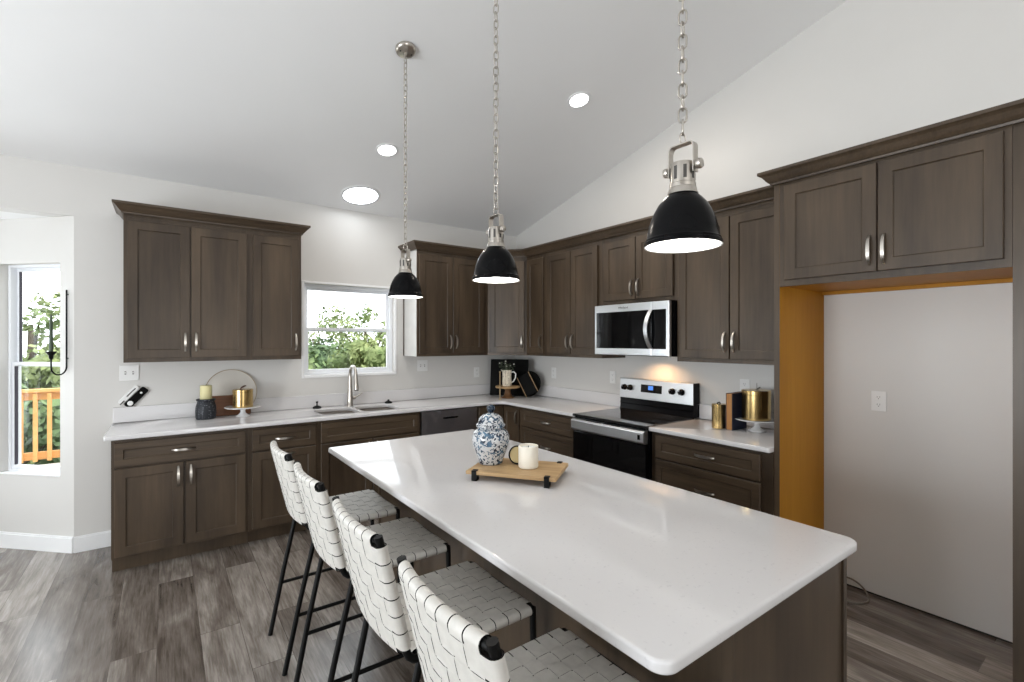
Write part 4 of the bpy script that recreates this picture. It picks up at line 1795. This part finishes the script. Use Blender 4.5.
# ------------------------------------------------------------------ counter beside the refrigerator panel
canister(-.290, -2.782, CZ1, .046, .170, 'small gold canister next to the range, beside the navy book', 'dark')
bk = thing('book', 'navy cloth book standing upright with bronze page edges, between the gold canisters', 'book', (-.235, -2.862, CZ1 + .0005), R(-62))
q = MB()
q.box(-.023, -.019, -.095, .095, 0, .252)
q.box(.019, .023, -.095, .095, 0, .252)
q.box(-.023, .023, .092, .095, 0, .252)
q.build('cover', 'navy', bk, bevel=.001)
q = MB()
q.box(-.0188, .0188, -.0935, .0915, .004, .248)
tag(q.build('pages', 'pages', bk), 'bronze page edges')
bk.rotation_euler = (0, 0, RW)
bk.location = (-.222, -2.872, CZ1 + .0005)
ph = cake_stand(-.185, -2.995, .137, .074, 'white cake stand beside the refrigerator panel')
canister(-.185, -2.990, CZ1 + ph, .090, .200, 'large gold canister on the cake stand by the refrigerator panel', 'twig')


# ------------------------------------------------------------------ switches, outlets and the wall gadget
def wall_plate(name, label, loc, rz, w, h, kind, cat):
    t = thing(name, label, cat, loc, rz, 'white wall plates')
    q = MB()
    q.box(-w / 2, w / 2, -.006, -.0003, -h / 2, h / 2)
    q.build('plate', 'plate', t, bevel=.002)
    gangs = max(1, round(w / .06)) if kind == 'switch' else 1
    for g in range(gangs):
        x = (g - (gangs - 1) / 2) * .046
        if kind == 'switch':
            q = MB()
            q.box(x - .005, x + .005, -.0062, -.0058, -.012, .012, 1)
            q.rings([[(x - .004, -.006, -.006), (x + .004, -.006, -.006), (x + .004, -.006, .006), (x - .004, -.006, .006)],
                     [(x - .003, -.014, .002), (x + .003, -.014, .002), (x + .003, -.014, .008), (x - .003, -.014, .008)]])
            q.build('toggle', ['plate', 'slot'], t)
        else:
            q = MB()
            for dz in (-.022, .022):
                lp = roundpoly([(x - .017, dz - .014), (x + .017, dz - .014), (x + .017, dz + .014), (x - .017, dz + .014)], .008, 4)
                q.rings([[(a, -.006, c) for a, c in lp], [(a, -.0075, c) for a, c in lp]])
                q.box(x - .0075, x - .0055, -.0078, -.0072, dz - .002, dz + .007, 1)
                q.box(x + .0055, x + .0075, -.0078, -.0072, dz - .002, dz + .007, 1)
                q.box(x - .002, x + .002, -.0078, -.0072, dz - .010, dz - .006, 1)
            q.build('receptacle', ['plate', 'slot'], t)
    return t


wall_plate('light_switch', 'white double light switch under the upper cabinet nearest the bay', (-3.651, 0, 1.284), 0, .116, .116, 'switch', 'light switch')
wall_plate('light_switch', 'white double light switch just past the sink window, under the pale-ended cabinet', (-1.232, 0, 1.265), 0, .116, .116, 'switch', 'light switch')
wall_plate('wall_outlet', 'white outlet on the back wall near the black corner board', (-.560, 0, 1.170), 0, .072, .116, 'outlet', 'outlet')
wall_plate('wall_outlet', 'white outlet on the range wall just past the round black board', (0, -.697, 1.176), RW, .072, .116, 'outlet', 'outlet')
wall_plate('wall_outlet', 'white outlet on the wall beside the range control panel', (0, -1.545, 1.182), RW, .072, .116, 'outlet', 'outlet')
wall_plate('wall_outlet', 'white outlet behind the large gold canister', (0, -2.815, 1.187), RW, .072, .116, 'outlet', 'outlet')
wall_plate('wall_outlet', 'white outlet inside the empty refrigerator opening', (0, -3.625, 1.168), RW, .074, .118, 'outlet', 'outlet')

gd = thing('remote_control', 'black handset with white dial, fixed tilted to the wall below the switch', 'handset', (-3.628, 0, 1.113), 0, None, rot=(0, R(-49), 0))
q = MB()
lp = roundpoly([(-.088, -.052), (.088, -.052), (.088, .0), (-.088, .0)], .012, 5)
q.rings([[(a, -.004, c) for a, c in lp], [(a, -.020, c) for a, c in lp]])
q.build('handset', 'boardblk', gd, bevel=.002)
for (cx, r_) in ((-.055, .018), (.045, .008)):
    q = MB()
    q.lathe([(r_, .0), (r_, .004), (r_ * .6, .006), (.001, .0062)], 20, mat=Matrix.Translation((cx, -.0195, -.026)) @ Matrix.Rotation(R(90), 4, 'X'))
    tag(q.build('dial', 'plate', gd, smooth=40), 'white dial')
q = MB()
lp = roundpoly([(-.095, .004), (.070, .004), (.070, .040), (-.095, .040)], .014, 5)
q.rings([[(a, -.0005, c) for a, c in lp], [(a, -.016, c) for a, c in lp]])
q.build('holder', 'plate', gd, bevel=.003)
q = MB()
q.box(-.030, .050, -.0175, -.0155, .020, .027)
q.box(-.100, -.062, -.019, -.0155, .010, .018)
q.build('holder_slot', 'slot', gd)

# ------------------------------------------------------------------ wall candle sconce on the bay side wall
sc_ = thing('wall_sconce', 'black iron hook candle sconce on the bay wall beside the window', 'candle sconce', (XC, 0, 0), R(-45))
q = MB()
sx = -.048
pth = [(sx, -.012, 1.893), (sx, -.012, 1.34)]
rr2 = .050
pth += [(sx, -.012 - rr2 + rr2 * math.cos(a), 1.34 - rr2 * math.sin(a) * 1.1) for a in [PI * k / 12 for k in range(1, 13)]]
pth += [(sx, -.012 - 2 * rr2, 1.40)]
q.tube(pth, .0052, 8)
q.tube([(sx, 0.0, 1.86), (sx, -.012, 1.86)], .004, 8)
q.tube([(sx, 0.0, 1.40), (sx, -.012, 1.40)], .004, 8)
q.build('hook', 'blackmetal', sc_, smooth=60)
q = MB()
q.lathe([(.006, 1.395), (.012, 1.405), (.014, 1.425), (.028, 1.444), (.030, 1.452), (.026, 1.450), (.013, 1.440)], 20, c=(sx, -.012 - 2 * rr2, 0))
q.build('cup', 'blackmetal', sc_, smooth=40)
tc_ = MB()
tc_.lathe([(.0118, 0), (.0115, .05), (.0085, .24), (.004, .268), (.001, .272)], 16)
tc_.tube([(0, 0, .268), (0, 0, .282)], .001, 5, mi=1)
o = tc_.build('taper_candle', ['waxg', 'black'], smooth=50)
w_ = Matrix.Rotation(R(-45), 4, 'Z') @ Vector((sx, -.012 - 2 * rr2, 0))
o.location = (XC + w_.x, w_.y, 1.4405)
tag(o, 'dark green taper candle standing in the iron wall sconce', 'candle')

# ------------------------------------------------------------------ water line on the floor of the refrigerator opening
q = MB()
pts = []
for k in range(41):
    a = -2.3 + 2 * PI * 1.15 * k / 40
    pts.append((-.125 + .105 * math.cos(a), -3.475 + .135 * math.sin(a), .007 + .055 * max(0, math.cos(a)) ** 2 + .002 * k / 40))
q.tube(pts, .0052, 8)
o = q.build('water_line', 'cord', smooth=60, loc=(-.125, -3.475, 0))
tag(o, 'coiled grey water line on the floor of the refrigerator opening', 'water line')

# ------------------------------------------------------------------ outdoors: deck, rail, hillside, trees
q = MB()
for k in range(17):
    q.box(-8.5, -3.0, .85 + k * .146, .85 + k * .146 + .14, 0.0, .04)
struct(q.build('deck_floor', 'deckm'))
rl = thing('deck_railing', 'honey cedar deck railing with square balusters outside the bay window', 'railing', (-5.5, 3.20, .04), 0)
q = MB()
q.box(-3, 2.4, -.045, .045, .88, .920)
q.box(-3, 2.4, .0, .038, .79, .878)
q.build('top_rail', 'cedar', rl, bevel=.004)
q = MB()
q.box(-3, 2.4, .0, .038, .085, .175)
q.build('bottom_rail', 'cedar', rl, bevel=.004)
for k in range(44):
    q = MB()
    x = -2.93 + k * .121
    q.box(x, x + .038, -.036, 0, .07, .87)
    q.build('baluster', 'cedar', rl)
for x in (-2.9, -1.15, .6, 2.3):
    q = MB()
    q.box(x, x + .09, .039, .129, 0, .879)
    q.build('post', 'cedar', rl)

q = MB()
nx, ny = 40, 30
g = []
for j in range(ny + 1):
    row = []
    y = 1.5 + 90 * (j / ny) ** 1.6
    for i in range(nx + 1):
        x = -45 + 110 * i / nx
        z = -1.2 - 4.2 * min(1, (y - 1.5) / 12) + .3 * mnoise.noise(Vector((x * .2, y * .2, 0))) + max(0, y - 30) * .075
        row.append(q.bm.verts.new((x, y, z)))
    g.append(row)
for j in range(ny):
    for i in range(nx):
        q.bm.faces.new((g[j][i], g[j][i + 1], g[j + 1][i + 1], g[j + 1][i]))
struct(q.build('hillside', 'hill', smooth=180))


def crown_mesh(mb, blobs, n, size, seed, inner=True):
    rr = random.Random(seed)
    tot = sum(b_[3] ** 2 for b_ in blobs)
    for (cx, cy, cz, rad) in blobs:
        m = int(n * rad ** 2 / tot)
        for _ in range(m):
            v = Vector((rr.gauss(0, 1), rr.gauss(0, 1), rr.gauss(0, 1))).normalized()
            k = rad * (.62 + .42 * rr.random() ** .6)
            wob = 1 + .22 * mnoise.noise(v * 2.3 + Vector((cx, cy, cz)))
            c = Vector((cx, cy, cz)) + Vector((v.x, v.y, v.z * .82)) * k * wob
            nrm = (v * .7 + Vector((rr.uniform(-1, 1), rr.uniform(-1, 1), rr.uniform(-.2, 1.2)))).normalized()
            a = nrm.orthogonal().normalized()
            a = Matrix.Rotation(rr.uniform(0, 2 * PI), 3, nrm) @ a
            b_ = nrm.cross(a)
            s = size * rr.uniform(.6, 1.25)
            pts_ = [c + a * s, c + b_ * s * .45 + a * s * .1, c - a * s * .8, c - b_ * s * .45 + a * s * .1]
            mb.bm.faces.new([mb.bm.verts.new(q_) for q_ in pts_])
        if inner:
            bmesh.ops.create_icosphere(mb.bm, subdivisions=2, radius=rad * .60, matrix=Matrix.Translation((cx, cy, cz)) @ Matrix.Diagonal((1, 1, .82, 1)))


def tree_mesh(kind, seed):
    rr = random.Random(seed)
    blobs = []
    if kind == 'dense':
        for k in range(15):
            z = rr.uniform(-3.3, .9)
            w = 1.75 * (1 - max(0, (z + .6)) / 2.6)
            a = rr.uniform(0, 2 * PI)
            d = w * rr.random() ** .5
            blobs.append((d * math.cos(a), d * math.sin(a), z - .9, rr.uniform(.65, 1.05)))
        n, size = 4200, .15
    elif kind == 'airy':
        for k in range(22):
            z = rr.uniform(-2.2, .9)
            a = rr.uniform(0, 2 * PI)
            d = 1.6 * rr.random() ** .5
            blobs.append((d * math.cos(a), d * math.sin(a), z - .6, rr.uniform(.26, .55)))
        n, size = 1700, .12
    else:
        for k in range(12):
            a = rr.uniform(0, 2 * PI)
            d = 1.3 * rr.random() ** .5
            blobs.append((d * math.cos(a), d * math.sin(a), rr.uniform(-2.2, -.5), rr.uniform(.45, .8)))
        n, size = 3000, .12
    c = MB()
    crown_mesh(c, blobs, n, size, seed, inner=kind != 'airy')
    t = MB()
    t.tube([(0, 0, -6.5), (.05, .02, -4), (.0, .05, -2), (0, 0, -.4)], .2, 8, rr=[.22, .17, .12, .05])
    for k in range(7):
        bb = blobs[k]
        t.tube([(0, .03, -2.6 + .2 * k), (bb[0] * .6, bb[1] * .6, bb[2] - .4), bb[:3]], .05, 6, rr=[.06, .04, .015])
    return c, t


protos = {}


def tree(az, dist, top, kind, leaf, seed, label, sc=1.0):
    a = R(az)
    x = -3.434 + dist * math.sin(a)
    y = -4.629 + dist * math.cos(a)
    key = (kind, seed, leaf)
    z = top - 1.05 * sc
    if key not in protos:
        r = thing('tree', label, 'tree', (x, y, z), 0, 'trees outside the windows')
        c, t = tree_mesh(kind, seed)
        c.build('crown', leaf, r)
        t.build('trunk', 'bark', r, smooth=60)
        protos[key] = r
    else:
        r = copy_tree(protos[key])
        r.location = (x, y, z)
        r['label'] = label
    r.rotation_euler = (0, 0, az * .7)
    r.scale = (sc, sc, sc)


tree(11.6, 14, 1.95, 'dense', 'leafa', 3, 'leafy green tree low behind the cabinet side of the sink window')
tree(20.0, 19.5, 2.75, 'dense', 'leafb', 5, 'light green tree at the pendant side of the sink window')
tree(14.2, 25, 2.35, 'dense', 'leafc', 4, 'deep green tree in the middle of the sink window', 1.1)
tree(19.0, 31, 4.40, 'airy', 'leafb', 6, 'high thin treetop against white sky in the sink window', 1.45)
tree(14.0, 36.5, 4.0, 'airy', 'leafb', 6, 'sparse far treetop at the cabinet side of the sink window', 1.6)
tree(27.0, 16, 2.6, 'dense', 'leafc', 4, 'deep green tree hidden past the corner side of the sink window')
tree(-10.2, 14, 1.35, 'dense', 'leafc', 4, 'deep green tree directly behind the deck railing in the bay window')
tree(-6.5, 20, 2.3, 'dense', 'leafb', 5, 'light green tree in the bay window behind the wall candle')
tree(-9.2, 26.5, 4.35, 'airy', 'leafb', 6, 'airy treetop against white sky in the bay window', 1.5)
tree(-24.0, 16, 2.6, 'dense', 'leafa', 3, 'green tree beyond the deck railing, past the bay window frame')
